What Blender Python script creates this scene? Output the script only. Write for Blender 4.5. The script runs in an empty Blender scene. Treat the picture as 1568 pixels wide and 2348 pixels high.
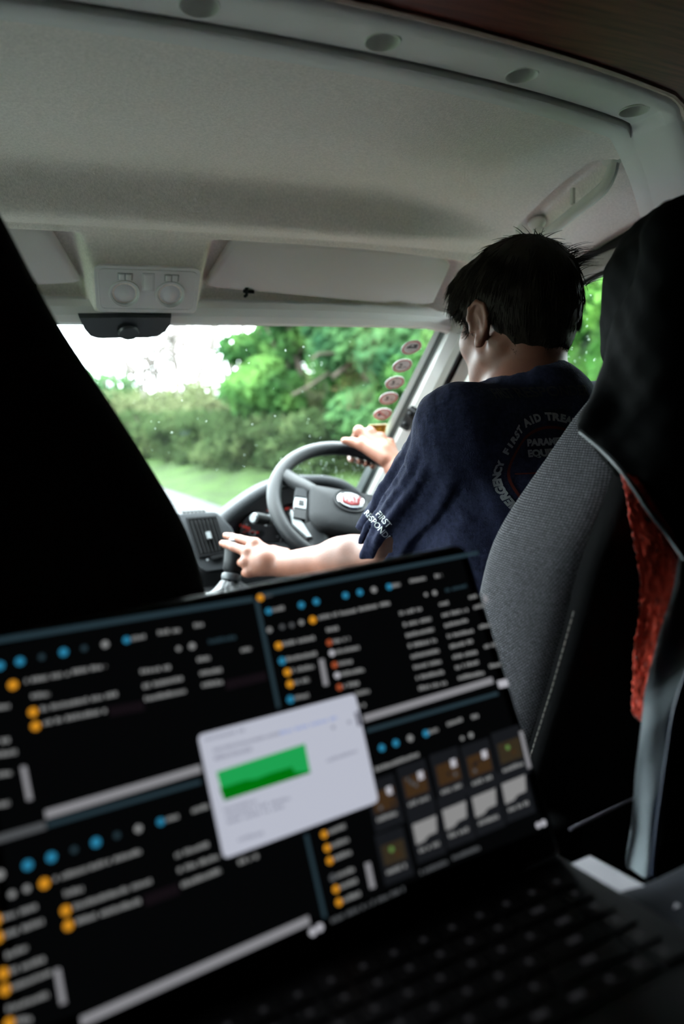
import bpy, bmesh, math, random
import numpy as np
from math import sin, cos, tan, pi, radians, sqrt, atan2
from mathutils import Vector, Matrix
from mathutils.bvhtree import BVHTree

random.seed(7)
RNG = np.random.default_rng(7)
SC = bpy.context.scene
COL = SC.collection

# ------------------------------------------------------------------ camera
IMG_W, IMG_H, FPX = 1568, 2348, 1600.0
YAW, PITCH, ROLL = radians(23), radians(9), radians(2.3)
CAM = np.array([0.0, 0.0, 1.9])
_Rh = np.array([cos(YAW), -sin(YAW), 0])
_F = np.array([sin(YAW) * cos(PITCH), cos(YAW) * cos(PITCH), -sin(PITCH)])
_Uh = np.cross(_Rh, _F)
_U = cos(ROLL) * _Rh - sin(ROLL) * _Uh
_V = sin(ROLL) * _Rh + cos(ROLL) * _Uh
cd = bpy.data.cameras.new('camera')
cd.sensor_fit = 'VERTICAL'
cd.sensor_height = 36.0
cd.sensor_width = 24.0
cd.lens = FPX / IMG_H * 36.0
cd.clip_start = 0.01
cd.clip_end = 500
cd.dof.use_dof = True
cd.dof.focus_distance = 0.95
cd.dof.aperture_fstop = 2.6
cam = bpy.data.objects.new('camera', cd)
COL.objects.link(cam)
M = Matrix.Identity(4)
for i in range(3):
    M[i][0], M[i][1], M[i][2], M[i][3] = _U[i], _V[i], -_F[i], CAM[i]
cam.matrix_world = M
SC.camera = cam

# ------------------------------------------------------------------ sky and exposure
SKY_STRENGTH = 46.0
SC.view_settings.view_transform = 'Standard'
SC.view_settings.look = 'None'
SC.view_settings.gamma = 1.0
SC.view_settings.use_curve_mapping = False
SC.view_settings.exposure = 0.1
world = bpy.data.worlds.new('overcast_sky')
SC.world = world
world.use_nodes = True
nt = world.node_tree
nt.nodes.clear()
_out = nt.nodes.new('ShaderNodeOutputWorld')
_bg = nt.nodes.new('ShaderNodeBackground')
_tc = nt.nodes.new('ShaderNodeTexCoord')
_mp = nt.nodes.new('ShaderNodeMapping')
_mp.inputs['Scale'].default_value = (1.0, 1.0, 2.6)
_no = nt.nodes.new('ShaderNodeTexNoise')
_no.inputs['Scale'].default_value = 2.2
_no.inputs['Detail'].default_value = 4
_cr = nt.nodes.new('ShaderNodeValToRGB')
_cr.color_ramp.elements[0].position = 0.3
_cr.color_ramp.elements[0].color = (0.70, 0.83, 0.90, 1)
_cr.color_ramp.elements[1].position = 0.7
_cr.color_ramp.elements[1].color = (0.93, 0.98, 1.0, 1)
nt.links.new(_tc.outputs['Generated'], _mp.inputs['Vector'])
nt.links.new(_mp.outputs['Vector'], _no.inputs['Vector'])
nt.links.new(_no.outputs['Fac'], _cr.inputs['Fac'])
nt.links.new(_cr.outputs['Color'], _bg.inputs['Color'])
# standard overcast sky: luminance rises as (1 + 2 sin h) / 3 towards the zenith
_sz = nt.nodes.new('ShaderNodeSeparateXYZ'); _mx = nt.nodes.new('ShaderNodeMath'); _mx.operation = 'MAXIMUM'; _mx.inputs[1].default_value = 0.0
_ma = nt.nodes.new('ShaderNodeMath'); _ma.operation = 'MULTIPLY_ADD'; _ma.inputs[1].default_value = SKY_STRENGTH * 2 / 3; _ma.inputs[2].default_value = SKY_STRENGTH / 3
nt.links.new(_tc.outputs['Generated'], _sz.inputs[0]); nt.links.new(_sz.outputs['Z'], _mx.inputs[0]); nt.links.new(_mx.outputs[0], _ma.inputs[0])
nt.links.new(_ma.outputs[0], _bg.inputs['Strength'])
nt.links.new(_bg.outputs['Background'], _out.inputs['Surface'])
SC.cycles.max_bounces = 7
SC.cycles.diffuse_bounces = 5
SC.cycles.glossy_bounces = 2
SC.cycles.transmission_bounces = 4
SC.cycles.adaptive_threshold = 0.05
SC.cycles.transparent_max_bounces = 8
SC.cycles.caustics_reflective = False
SC.cycles.caustics_refractive = False
SC.cycles.sample_clamp_indirect = 6.0

# ------------------------------------------------------------------ measuring rays
def ray(px, py):
    return _F + _U * (px - IMG_W / 2) / FPX - _V * (py - IMG_H / 2) / FPX
def at_d(px, py, d): return CAM + ray(px, py) * d
def at_y(px, py, Y):
    r = ray(px, py); return CAM + r * (Y / r[1])
def at_z(px, py, Z):
    r = ray(px, py); return CAM + r * ((Z - CAM[2]) / r[2])
def at_x(px, py, X):
    r = ray(px, py); return CAM + r * (X / r[0])

# ------------------------------------------------------------------ materials
MATS = {}
def mat(name, col, rough=0.6, spec=0.4, metal=0.0, var=0.0, vscale=30.0, bump=0.0, bscale=80.0,
        emit=None, estr=0.0, sss=0.0, stretch=None, sheen=0.0):
    if name in MATS: return MATS[name]
    m = bpy.data.materials.new(name); m.use_nodes = True
    n = m.node_tree; b = n.nodes['Principled BSDF']
    b.inputs['Base Color'].default_value = (*col, 1)
    b.inputs['Roughness'].default_value = rough
    b.inputs['Specular IOR Level'].default_value = spec
    b.inputs['Metallic'].default_value = metal
    if sheen: b.inputs['Sheen Weight'].default_value = sheen
    if sss:
        b.inputs['Subsurface Weight'].default_value = sss
        b.inputs['Subsurface Radius'].default_value = (0.012, 0.004, 0.002)
        b.inputs['Subsurface Scale'].default_value = 0.6
    if emit:
        b.inputs['Emission Color'].default_value = (*emit, 1)
        b.inputs['Emission Strength'].default_value = estr
    tc = None
    if var or bump:
        tc = n.nodes.new('ShaderNodeTexCoord'); vec = tc.outputs['Object']
        if stretch:
            mp = n.nodes.new('ShaderNodeMapping'); mp.inputs['Scale'].default_value = stretch
            n.links.new(vec, mp.inputs['Vector']); vec = mp.outputs['Vector']
    if var:
        t = n.nodes.new('ShaderNodeTexNoise'); t.inputs['Scale'].default_value = vscale
        t.inputs['Detail'].default_value = 5; n.links.new(vec, t.inputs['Vector'])
        r = n.nodes.new('ShaderNodeValToRGB')
        r.color_ramp.elements[0].position = 0.3; r.color_ramp.elements[1].position = 0.7
        r.color_ramp.elements[0].color = tuple(max(0, c * (1 - var)) for c in col) + (1,)
        r.color_ramp.elements[1].color = tuple(min(1, c * (1 + var)) for c in col) + (1,)
        n.links.new(t.outputs['Fac'], r.inputs['Fac']); n.links.new(r.outputs['Color'], b.inputs['Base Color'])
    if bump:
        t2 = n.nodes.new('ShaderNodeTexNoise'); t2.inputs['Scale'].default_value = bscale
        t2.inputs['Detail'].default_value = 3; n.links.new(vec, t2.inputs['Vector'])
        bp = n.nodes.new('ShaderNodeBump'); bp.inputs['Strength'].default_value = bump
        bp.inputs['Distance'].default_value = 0.002
        n.links.new(t2.outputs['Fac'], bp.inputs['Height']); n.links.new(bp.outputs['Normal'], b.inputs['Normal'])
    MATS[name] = m
    return m

def weave_mat(name, dark, light, cell=0.0042, rough=0.9, fac_hi=0.75, uv=False):
    """plain woven cloth: two crossing sets of threads on object coordinates"""
    if name in MATS: return MATS[name]
    m = bpy.data.materials.new(name); m.use_nodes = True
    n = m.node_tree; b = n.nodes['Principled BSDF']
    b.inputs['Roughness'].default_value = rough; b.inputs['Specular IOR Level'].default_value = 0.15
    tc = n.nodes.new('ShaderNodeTexCoord')
    sp = n.nodes.new('ShaderNodeSeparateXYZ'); n.links.new(tc.outputs['Object'], sp.inputs[0])
    ad = n.nodes.new('ShaderNodeMath'); ad.operation = 'ADD'
    n.links.new(sp.outputs['X'], ad.inputs[0]); n.links.new(sp.outputs['Y'], ad.inputs[1])
    cb = n.nodes.new('ShaderNodeCombineXYZ'); n.links.new(ad.outputs[0], cb.inputs[0]); n.links.new(sp.outputs['Z'], cb.inputs[1])
    br = n.nodes.new('ShaderNodeTexBrick'); br.offset = 0.5
    br.inputs['Scale'].default_value = 1.0
    br.inputs['Brick Width'].default_value = cell; br.inputs['Row Height'].default_value = cell * 0.55
    br.inputs['Mortar Size'].default_value = cell * 0.16; br.inputs['Mortar Smooth'].default_value = 0.6
    br.inputs['Color1'].default_value = (*light, 1); br.inputs['Color2'].default_value = tuple(c * fac_hi for c in light) + (1,)
    br.inputs['Mortar'].default_value = (*dark, 1)
    n.links.new(tc.outputs['UV'] if uv else cb.outputs[0], br.inputs['Vector'])
    no = n.nodes.new('ShaderNodeTexNoise'); no.inputs['Scale'].default_value = 700; n.links.new(tc.outputs['Object'], no.inputs['Vector'])
    mx = n.nodes.new('ShaderNodeMixRGB'); mx.blend_type = 'MULTIPLY'; mx.inputs['Fac'].default_value = 0.8
    rp = n.nodes.new('ShaderNodeValToRGB'); rp.color_ramp.elements[0].position = 0.35; rp.color_ramp.elements[1].position = 0.62
    rp.color_ramp.elements[0].color = (0.3, 0.3, 0.3, 1)
    n.links.new(no.outputs['Fac'], rp.inputs['Fac'])
    n.links.new(br.outputs['Color'], mx.inputs[1]); n.links.new(rp.outputs['Color'], mx.inputs[2])
    n.links.new(mx.outputs[0], b.inputs['Base Color'])
    bp = n.nodes.new('ShaderNodeBump'); bp.inputs['Strength'].default_value = 0.6; bp.inputs['Distance'].default_value = 0.001
    bp.invert = True
    n.links.new(br.outputs['Fac'], bp.inputs['Height']); n.links.new(bp.outputs['Normal'], b.inputs['Normal'])
    MATS[name] = m
    return m

def glass_mat(name, tint, refl=0.025):
    m = bpy.data.materials.new(name); m.use_nodes = True
    n = m.node_tree; n.nodes.clear()
    o = n.nodes.new('ShaderNodeOutputMaterial'); t = n.nodes.new('ShaderNodeBsdfTransparent'); g = n.nodes.new('ShaderNodeBsdfGlossy')
    x = n.nodes.new('ShaderNodeMixShader')
    t.inputs['Color'].default_value = (*tint, 1); g.inputs['Roughness'].default_value = 0.02
    f = n.nodes.new('ShaderNodeLayerWeight'); f.inputs['Blend'].default_value = 0.5
    pw = n.nodes.new('ShaderNodeMath'); pw.operation = 'POWER'; pw.inputs[1].default_value = 5.0
    ml = n.nodes.new('ShaderNodeMath'); ml.operation = 'MULTIPLY_ADD'; ml.inputs[1].default_value = 0.6; ml.inputs[2].default_value = refl
    n.links.new(f.outputs['Facing'], pw.inputs[0]); n.links.new(pw.outputs[0], ml.inputs[0])
    n.links.new(ml.outputs[0], x.inputs['Fac']); n.links.new(t.outputs[0], x.inputs[1]); n.links.new(g.outputs[0], x.inputs[2])
    n.links.new(x.outputs[0], o.inputs['Surface'])
    MATS[name] = m
    return m

def leaf_mat(name, c1, c2, trans=0.45, c3=None):
    m = bpy.data.materials.new(name); m.use_nodes = True
    n = m.node_tree; n.nodes.clear()
    o = n.nodes.new('ShaderNodeOutputMaterial'); d = n.nodes.new('ShaderNodeBsdfDiffuse'); t = n.nodes.new('ShaderNodeBsdfTranslucent')
    x = n.nodes.new('ShaderNodeMixShader'); x.inputs['Fac'].default_value = trans
    tc = n.nodes.new('ShaderNodeTexCoord'); no = n.nodes.new('ShaderNodeTexNoise'); no.inputs['Scale'].default_value = 1.1; no.inputs['Detail'].default_value = 6
    r = n.nodes.new('ShaderNodeValToRGB'); r.color_ramp.elements[0].position = 0.35; r.color_ramp.elements[1].position = 0.65
    r.color_ramp.elements[0].color = (*c1, 1); r.color_ramp.elements[1].color = (*c2, 1)
    if c3:
        e = r.color_ramp.elements.new(0.5); e.color = (*c3, 1)
    n.links.new(tc.outputs['Object'], no.inputs['Vector']); n.links.new(no.outputs['Fac'], r.inputs['Fac'])
    n.links.new(r.outputs['Color'], d.inputs['Color']); n.links.new(r.outputs['Color'], t.inputs['Color'])
    n.links.new(d.outputs[0], x.inputs[1]); n.links.new(t.outputs[0], x.inputs[2]); n.links.new(x.outputs[0], o.inputs['Surface'])
    MATS[name] = m
    return m

HEADLINER = mat('headliner_cloth', (0.86, 0.795, 0.755), 0.95, 0.1, var=0.09, vscale=260, bump=0.5, bscale=420)
LIGHTPLA = mat('light_grey_plastic', (0.78, 0.77, 0.75), 0.55, 0.35, bump=0.15, bscale=900)
PILLARPLA = mat('pillar_plastic', (0.35, 0.345, 0.33), 0.7, 0.15, bump=0.2, bscale=700)
VISORVINYL = mat('visor_vinyl', (0.76, 0.72, 0.72), 0.7, 0.25, bump=0.2, bscale=500)
DARKPLA = mat('black_plastic', (0.005, 0.0053, 0.006), 0.5, 0.15, bump=0.15, bscale=700)
RUBBER = mat('black_rubber', (0.012, 0.012, 0.013), 0.7, 0.25)
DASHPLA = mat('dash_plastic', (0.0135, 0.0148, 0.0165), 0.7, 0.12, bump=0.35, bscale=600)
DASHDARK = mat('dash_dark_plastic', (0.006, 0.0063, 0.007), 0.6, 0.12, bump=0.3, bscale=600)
WHEELRUB = mat('wheel_rubber', (0.0065, 0.0072, 0.0083), 0.45, 0.16, bump=0.15, bscale=900)
CHROME = mat('chrome', (0.35, 0.36, 0.37), 0.22, 0.5, metal=1.0)
SATIN = mat('satin_silver', (0.16, 0.17, 0.175), 0.4, 0.3)
EDGESTRIP = mat('glass_edge_white', (0.55, 0.58, 0.58), 0.4, 0.3)
SEATCLOTH = weave_mat('seat_weave', (0.012, 0.012, 0.014), (0.30, 0.30, 0.33))
SEATWEAVE = weave_mat('seat_weave_fitted', (0.012, 0.012, 0.014), (0.235, 0.23, 0.255), uv=True)
SEATBACK = mat('seat_back_cloth', (0.004, 0.004, 0.0045), 0.95, 0.1, var=0.3, vscale=300)
PSEATSHADE = mat('passenger_seat_shade_cloth', (0.014, 0.012, 0.012), 0.95, 0.08, var=0.3, vscale=300)  # grey seat cloth blackened: the shade behind the seat is in the colour
BLACKGAP = mat('gap_black', (0.01, 0.01, 0.01), 0.9, 0.1)
WHITEPRINT = mat('white_print', (0.55, 0.57, 0.58), 0.7, 0.2)
GREYPRINT = mat('grey_print', (0.30, 0.30, 0.31), 0.7, 0.2)
REDPRINT = mat('dull_red_print', (0.10, 0.02, 0.015), 0.8, 0.1)
REDMARK = mat('red_dial_print', (0.45, 0.03, 0.02), 0.5, 0.2, emit=(0.8, 0.05, 0.02), estr=0.12)

# ------------------------------------------------------------------ object helpers
ORG = {}
def new_obj(name, verts, faces, m, parent=None, smooth=True, org=None, mats=None, fmat=None):
    verts = np.asarray(verts, dtype=float)
    if parent is not None: o = ORG[parent.name]
    elif org is not None: o = np.asarray(org, float)
    else:
        lo, hi = verts.min(0), verts.max(0); o = np.array([(lo[0] + hi[0]) / 2, (lo[1] + hi[1]) / 2, lo[2]])
    me = bpy.data.meshes.new(name)
    if isinstance(faces, np.ndarray) and faces.ndim == 2:
        nf, k = faces.shape
        me.vertices.add(len(verts)); me.vertices.foreach_set('co', (verts - o).astype(np.float32).ravel())
        me.loops.add(nf * k); me.loops.foreach_set('vertex_index', faces.astype(np.int32).ravel())
        me.polygons.add(nf); me.polygons.foreach_set('loop_start', np.arange(0, nf * k, k, dtype=np.int32))
        me.update(calc_edges=True)
    else:
        me.from_pydata([tuple(v) for v in (verts - o)], [], [tuple(f) for f in faces])
    for mm in (mats or [m]): me.materials.append(mm)
    if fmat is not None: me.polygons.foreach_set('material_index', np.asarray(fmat, dtype=np.int32))
    me.polygons.foreach_set('use_smooth', np.full(len(me.polygons), bool(smooth)))
    me.update()
    ob = bpy.data.objects.new(name, me); COL.objects.link(ob)
    ORG[ob.name] = o
    if parent is not None: ob.parent = parent
    else: ob.location = o
    return ob
def tag(o, label=None, cat=None, group=None, kind=None):
    if label: o['label'] = label
    if cat: o['category'] = cat
    if group: o['group'] = group
    if kind: o['kind'] = kind
    return o
def thing(name, loc, label, cat, group=None, kind=None):
    o = bpy.data.objects.new(name, None); COL.objects.link(o)
    o.empty_display_size = 0.05
    o.location = loc; ORG[o.name] = np.asarray(loc, float)
    return tag(o, label, cat, group, kind)
def autosmooth(o, ang=40):
    me = o.data
    me.polygons.foreach_set('use_smooth', np.ones(len(me.polygons), bool))
    bm = bmesh.new(); bm.from_mesh(me)
    for e in bm.edges:
        if len(e.link_faces) == 2 and e.calc_face_angle(0) > radians(ang): e.smooth = False
    bm.to_mesh(me); bm.free()
    return o

class MB:
    """collects geometry of ONE part"""
    def __init__(s): s.v = []; s.f = []
    def add(s, v, f):
        k = len(s.v); s.v += [tuple(p) for p in v]; s.f += [tuple(i + k for i in q) for q in f]; return s
    def box(s, lo, hi, bev=0.0, seg=2, R=None, c=None):
        bm = bmesh.new(); bmesh.ops.create_cube(bm, size=1)
        lo = np.asarray(lo, float); hi = np.asarray(hi, float)
        for v in bm.verts: v.co = Vector(((lo + hi) / 2 + np.array(v.co) * (hi - lo)).tolist())
        if bev > 0: bmesh.ops.bevel(bm, geom=bm.edges[:] , offset=bev, segments=seg, profile=0.5, affect='EDGES')
        return s.bm(bm, R, c)
    def bm(s, bm, R=None, c=None):
        bm.verts.index_update()
        P = np.array([v.co[:] for v in bm.verts])
        if R is not None: P = P @ np.asarray(R).T
        if c is not None: P = P + np.asarray(c)
        F = [[v.index for v in f.verts] for f in bm.faces]; bm.free()
        return s.add(P, F)
    def tube(s, pts, r, n=10, closed=False, cap=True, flat=1.0, up=None):
        pts = [np.asarray(p, float) for p in pts]; m = len(pts)
        rr = r if hasattr(r, '__len__') else [r] * m
        rings = []; prev = None
        for i in range(m):
            if closed: t = pts[(i + 1) % m] - pts[i - 1]
            else: t = pts[min(i + 1, m - 1)] - pts[max(i - 1, 0)]
            t = t / (np.linalg.norm(t) + 1e-12)
            if prev is None:
                a = np.asarray(up, float) if up is not None else (np.array([0, 0, 1.0]) if abs(t[2]) < .9 else np.array([1.0, 0, 0]))
            else: a = prev
            x = a - t * (a @ t); x /= np.linalg.norm(x) + 1e-12; prev = x
            y = np.cross(t, x)
            rings.append([pts[i] + rr[i] * (cos(2 * pi * k / n) * x + flat * sin(2 * pi * k / n) * y) for k in range(n)])
        return s.loft(rings, closed, cap)
    def loft(s, rings, closed=False, cap=True, ring_closed=True):
        n = len(rings[0]); m = len(rings); v = [p for r in rings for p in r]; f = []
        for i in range(m if closed else m - 1):
            for k in range(n if ring_closed else n - 1):
                a, b = i * n + k, i * n + (k + 1) % n
                j = (i + 1) % m
                f.append((a, b, j * n + (k + 1) % n, j * n + k))
        if cap and not closed and ring_closed:
            f.append(tuple(range(n))[::-1]); f.append(tuple((m - 1) * n + k for k in range(n)))
        return s.add(v, f)
    def disc_prism(s, c, ax, r, h, n=24, r2=None, up=None):
        c = np.asarray(c, float); ax = np.asarray(ax, float); ax = ax / np.linalg.norm(ax)
        u = np.asarray(up, float) if up is not None else (np.array([0, 0, 1.0]) if abs(ax[2]) < .9 else np.array([1.0, 0, 0]))
        x = u - ax * (u @ ax); x /= np.linalg.norm(x); y = np.cross(ax, x)
        r2 = r if r2 is None else r2
        return s.loft([[c + q * ax * h + (r if q == 0 else r2) * (cos(2 * pi * k / n) * x + sin(2 * pi * k / n) * y) for k in range(n)] for q in (0, 1)])
    def prism(s, pts, off):
        """polygon pts (3D, planar) extruded by vector off"""
        pts = [np.asarray(p, float) for p in pts]; off = np.asarray(off, float)
        return s.loft([pts, [p + off for p in pts]])
    def ellipsoid(s, c, r, R=None, nu=16, nv=10):
        bm = bmesh.new(); bmesh.ops.create_uvsphere(bm, u_segments=nu, v_segments=nv, radius=1)
        for v in bm.verts: v.co = Vector((v.co.x * r[0], v.co.y * r[1], v.co.z * r[2]))
        return s.bm(bm, R, c)
    def out(s, name, m, parent=None, smooth=True, ang=38, org=None):
        o = new_obj(name, s.v, s.f, m, parent, smooth, org)
        if smooth and ang: autosmooth(o, ang)
        return o

def fix_normals(o):
    bm = bmesh.new(); bm.from_mesh(o.data); bmesh.ops.recalc_face_normals(bm, faces=bm.faces); bm.to_mesh(o.data); bm.free(); return o
def rounded(pts, r, n=5):
    """round the corners of a 2D polygon"""
    out = []; m = len(pts)
    for i in range(m):
        p = np.asarray(pts[i], float); a = np.asarray(pts[i - 1], float); b = np.asarray(pts[(i + 1) % m], float)
        ra = min(r if not hasattr(r, '__len__') else r[i], np.linalg.norm(a - p) * .49, np.linalg.norm(b - p) * .49)
        u = (a - p) / np.linalg.norm(a - p) * ra; w = (b - p) / np.linalg.norm(b - p) * ra
        for k in range(n + 1):
            t = k / n; out.append(p + u * (1 - t) ** 2 + w * t ** 2)
    return out
def sstep(a, b, x):
    t = np.clip((np.asarray(x, float) - a) / (b - a), 0, 1); return t * t * (3 - 2 * t)
def unit(v): v = np.asarray(v, float); return v / np.linalg.norm(v)
def frame(z, up=(0, 0, 1)):
    z = unit(z); x = np.cross(np.asarray(up, float), z); x = unit(x); y = np.cross(z, x)
    return np.stack([x, y, z], 1)
def smooth_path(pts, n=6):
    """Catmull-Rom"""
    P = [np.asarray(p, float) for p in pts]; P = [2 * P[0] - P[1]] + P + [2 * P[-1] - P[-2]]; out = []
    for i in range(1, len(P) - 2):
        for k in range(n):
            t = k / n; a, b, c, d = P[i - 1:i + 3]
            out.append(.5 * ((2 * b) + (c - a) * t + (2 * a - 5 * b + 4 * c - d) * t * t + (3 * b - a - 3 * c + d) * t ** 3))
    out.append(P[-2]); return out

_TXT = {}
def text_geo(s, size=1.0, align='CENTER', bold=0.0, subdiv=0):
    """flat lettering as (verts Nx2, faces)"""
    cu = bpy.data.curves.new('lettering', 'FONT'); cu.body = s; cu.size = size; cu.align_x = align; cu.align_y = 'CENTER'
    cu.fill_mode = 'FRONT'; cu.resolution_u = 3; cu.offset = bold
    ob = bpy.data.objects.new('lettering', cu); COL.objects.link(ob)
    dg = bpy.context.evaluated_depsgraph_get(); me = ob.evaluated_get(dg).to_mesh()
    bm = bmesh.new(); bm.from_mesh(me); ob.evaluated_get(dg).to_mesh_clear()
    bmesh.ops.triangulate(bm, faces=bm.faces)
    for _ in range(subdiv):
        es = [e for e in bm.edges if e.calc_length() > size * .18]
        bmesh.ops.subdivide_edges(bm, edges=es, cuts=1); bmesh.ops.triangulate(bm, faces=bm.faces)
    bm.verts.index_update()
    V = np.array([v.co[:2] for v in bm.verts]) if bm.verts else np.zeros((0, 2)); Fs = [[v.index for v in f.verts] for f in bm.faces]
    bm.free(); bpy.data.objects.remove(ob); bpy.data.curves.remove(cu)
    return V, Fs

# ------------------------------------------------------------------ smooth solid modelling (signed distances -> surface nets)
def s_cap(a, b, ra, rb=None):
    a = np.asarray(a, np.float32); b = np.asarray(b, np.float32); rb = ra if rb is None else rb
    d = b - a; dd = float(d @ d) + 1e-12
    def fn(P):
        q = P - a; t = np.clip((q @ d) / dd, 0, 1)
        return np.sqrt(((q - t[:, None] * d) ** 2).sum(1)) - (ra + (rb - ra) * t)
    return fn
def s_ell(c, r, R=None):
    c = np.asarray(c, np.float32); r = np.asarray(r, np.float32); R = None if R is None else np.asarray(R, np.float32)
    def fn(P):
        q = P - c
        if R is not None: q = q @ R
        k0 = np.sqrt(((q / r) ** 2).sum(1)); k1 = np.sqrt(((q / (r * r)) ** 2).sum(1)) + 1e-9
        return np.where(k0 < 1e-4, -r.min(), k0 * (k0 - 1) / k1)
    return fn
def s_box(c, h, rad=0.0, R=None):
    c = np.asarray(c, np.float32); h = np.asarray(h, np.float32) - rad; R = None if R is None else np.asarray(R, np.float32)
    def fn(P):
        q = P - c
        if R is not None: q = q @ R
        q = np.abs(q) - h
        return np.sqrt((np.maximum(q, 0) ** 2).sum(1)) + np.minimum(q.max(1), 0) - rad
    return fn
def smin(a, b, k):
    if k <= 0: return np.minimum(a, b)
    h = np.maximum(k - np.abs(a - b), 0) / k
    return np.minimum(a, b) - h * h * k * .25
class Solid:
    def __init__(s): s.p = []; s.post = None
    def u(s, fn, k=0.01): s.p.append((fn, k, 0)); return s
    def sub(s, fn, k=0.004): s.p.append((fn, k, 1)); return s
    def isect(s, fn, k=0.004): s.p.append((fn, k, 2)); return s
    def ev(s, P, prims=None):
        d = None
        for fn, k, op in (s.p if prims is None else prims):
            e = fn(P)
            if d is None: d = e
            elif op == 0: d = smin(d, e, k)
            elif op == 1: d = -smin(-d, e, k)
            else: d = -smin(-d, -e, k)
        if s.post is not None: d = s.post(P, d)
        return d
    def mesh(s, lo, hi, h, B=12, margin=1.35):
        lo = np.asarray(lo, float); n = np.maximum(np.ceil((np.asarray(hi, float) - lo) / h / B).astype(int), 1)
        N = n * B + 1
        bc = np.stack(np.meshgrid(*[np.arange(k) for k in n], indexing='ij'), -1).reshape(-1, 3)
        cen = (lo + (bc + .5) * B * h).astype(np.float32)
        rc = B * h * .87
        dc = s.ev(cen)
        each = np.stack([fn(cen) for fn, k, op in s.p], 1)
        ops = [op for _, _, op in s.p]
        act = np.abs(dc) < rc * margin + .004
        val = np.repeat(np.repeat(np.repeat(dc.reshape(n), B, 0), B, 1), B, 2).astype(np.float32)
        val = np.pad(val, ((0, 1),) * 3, mode='edge')
        g = np.stack(np.meshgrid(*[np.arange(B + 1)] * 3, indexing='ij'), -1).reshape(-1, 3)
        ids = np.nonzero(act)[0]
        sig = {}
        ui = [i for i, o in enumerate(ops) if o == 0]
        for b in ids:
            mn = each[b, ui].min()
            key = tuple(i for i in range(len(ops)) if (ops[i] == 0 and each[b, i] - mn < 2.6 * rc + s.p[i][1]) or
                        (ops[i] == 1 and each[b, i] < 1.5 * rc + .012) or ops[i] == 2)
            sig.setdefault(key, []).append(b)
        for key, bl in sig.items():
            pr = [s.p[i] for i in key]
            for q in range(0, len(bl), 160):
                bb = bc[bl[q:q + 160]]
                idx = (bb[:, None] * B + g[None]).reshape(-1, 3)
                d = s.ev((lo + idx * h).astype(np.float32), pr)
                val[idx[:, 0], idx[:, 1], idx[:, 2]] = d
        ins = val < 0
        c = ins.astype(np.int8)
        sm = c[:-1] + c[1:]; sm = sm[:, :-1] + sm[:, 1:]; sm = sm[:, :, :-1] + sm[:, :, 1:]
        I = np.argwhere((sm > 0) & (sm < 8))
        vid = -np.ones(sm.shape, np.int32); vid[I[:, 0], I[:, 1], I[:, 2]] = np.arange(len(I))
        cor = np.array([(a, b_, c_) for a in (0, 1) for b_ in (0, 1) for c_ in (0, 1)])
        cv = np.stack([val[I[:, 0] + a, I[:, 1] + b_, I[:, 2] + c_] for a, b_, c_ in cor], 1)
        acc = np.zeros((len(I), 3)); cnt = np.zeros(len(I))
        for i in range(8):
            for j in range(i + 1, 8):
                if np.abs(cor[i] - cor[j]).sum() != 1: continue
                a, b_ = cv[:, i], cv[:, j]; x = (a < 0) != (b_ < 0)
                t = np.where(x, a / np.where(a == b_, 1, a - b_), 0)
                acc += np.where(x[:, None], cor[i] + t[:, None] * (cor[j] - cor[i]), 0); cnt += x
        V = lo + (I + acc / cnt[:, None]) * h
        F = []
        for ax in range(3):
            o1, o2 = [(1, 2), (2, 0), (0, 1)][ax]
            sl0 = [slice(None)] * 3; sl1 = [slice(None)] * 3
            sl0[ax] = slice(0, -1); sl1[ax] = slice(1, None)
            E = np.argwhere(ins[tuple(sl0)] != ins[tuple(sl1)])
            E = E[(E[:, o1] > 0) & (E[:, o2] > 0) & (E[:, o1] < N[o1] - 1) & (E[:, o2] < N[o2] - 1)]
            e1 = np.zeros(3, int); e1[o1] = 1; e2 = np.zeros(3, int); e2[o2] = 1
            q = [vid[tuple((E - d).T)] for d in (e1 + e2, e2, 0 * e1, e1)]
            Q = np.stack(q, 1); neg = ~ins[tuple(E.T)]
            Q[neg] = Q[neg][:, ::-1]; F.append(Q[(Q >= 0).all(1)])
        return V, np.concatenate(F)
def relax(V, F, it=2, lam=0.5):
    for _ in range(it):
        A = np.zeros_like(V); n = np.zeros(len(V))
        for k in range(4):
            a, b = F[:, k], F[:, (k + 1) % 4]
            for dim in range(3):
                A[:, dim] += np.bincount(a, V[b, dim], len(V)) + np.bincount(b, V[a, dim], len(V))
            n += np.bincount(a, minlength=len(V)) + np.bincount(b, minlength=len(V))
        V = V + lam * (A / np.maximum(n, 1)[:, None] - V)
    return V
def vnoise(P, s, seed=0):
    """cheap smooth noise in -1..1"""
    P = P * s; r = np.zeros(len(P), np.float32)
    g = np.random.default_rng(seed)
    for k in range(5):
        d = g.normal(size=3); d /= np.linalg.norm(d); r += np.sin(P @ (d * (1 + .5 * k)).astype(np.float32) + g.uniform(0, 6.28))
    return r / 3.0
# ================================================================== the cab shell
XC = 0.195            # centre line of the vehicle
HALF = 0.87
def mir(P):           # mirror about the centre line
    P = np.array(P, float); P[..., 0] = 2 * XC - P[..., 0]; return P
def struct(o): o['kind'] = 'structure'; return o

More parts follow.
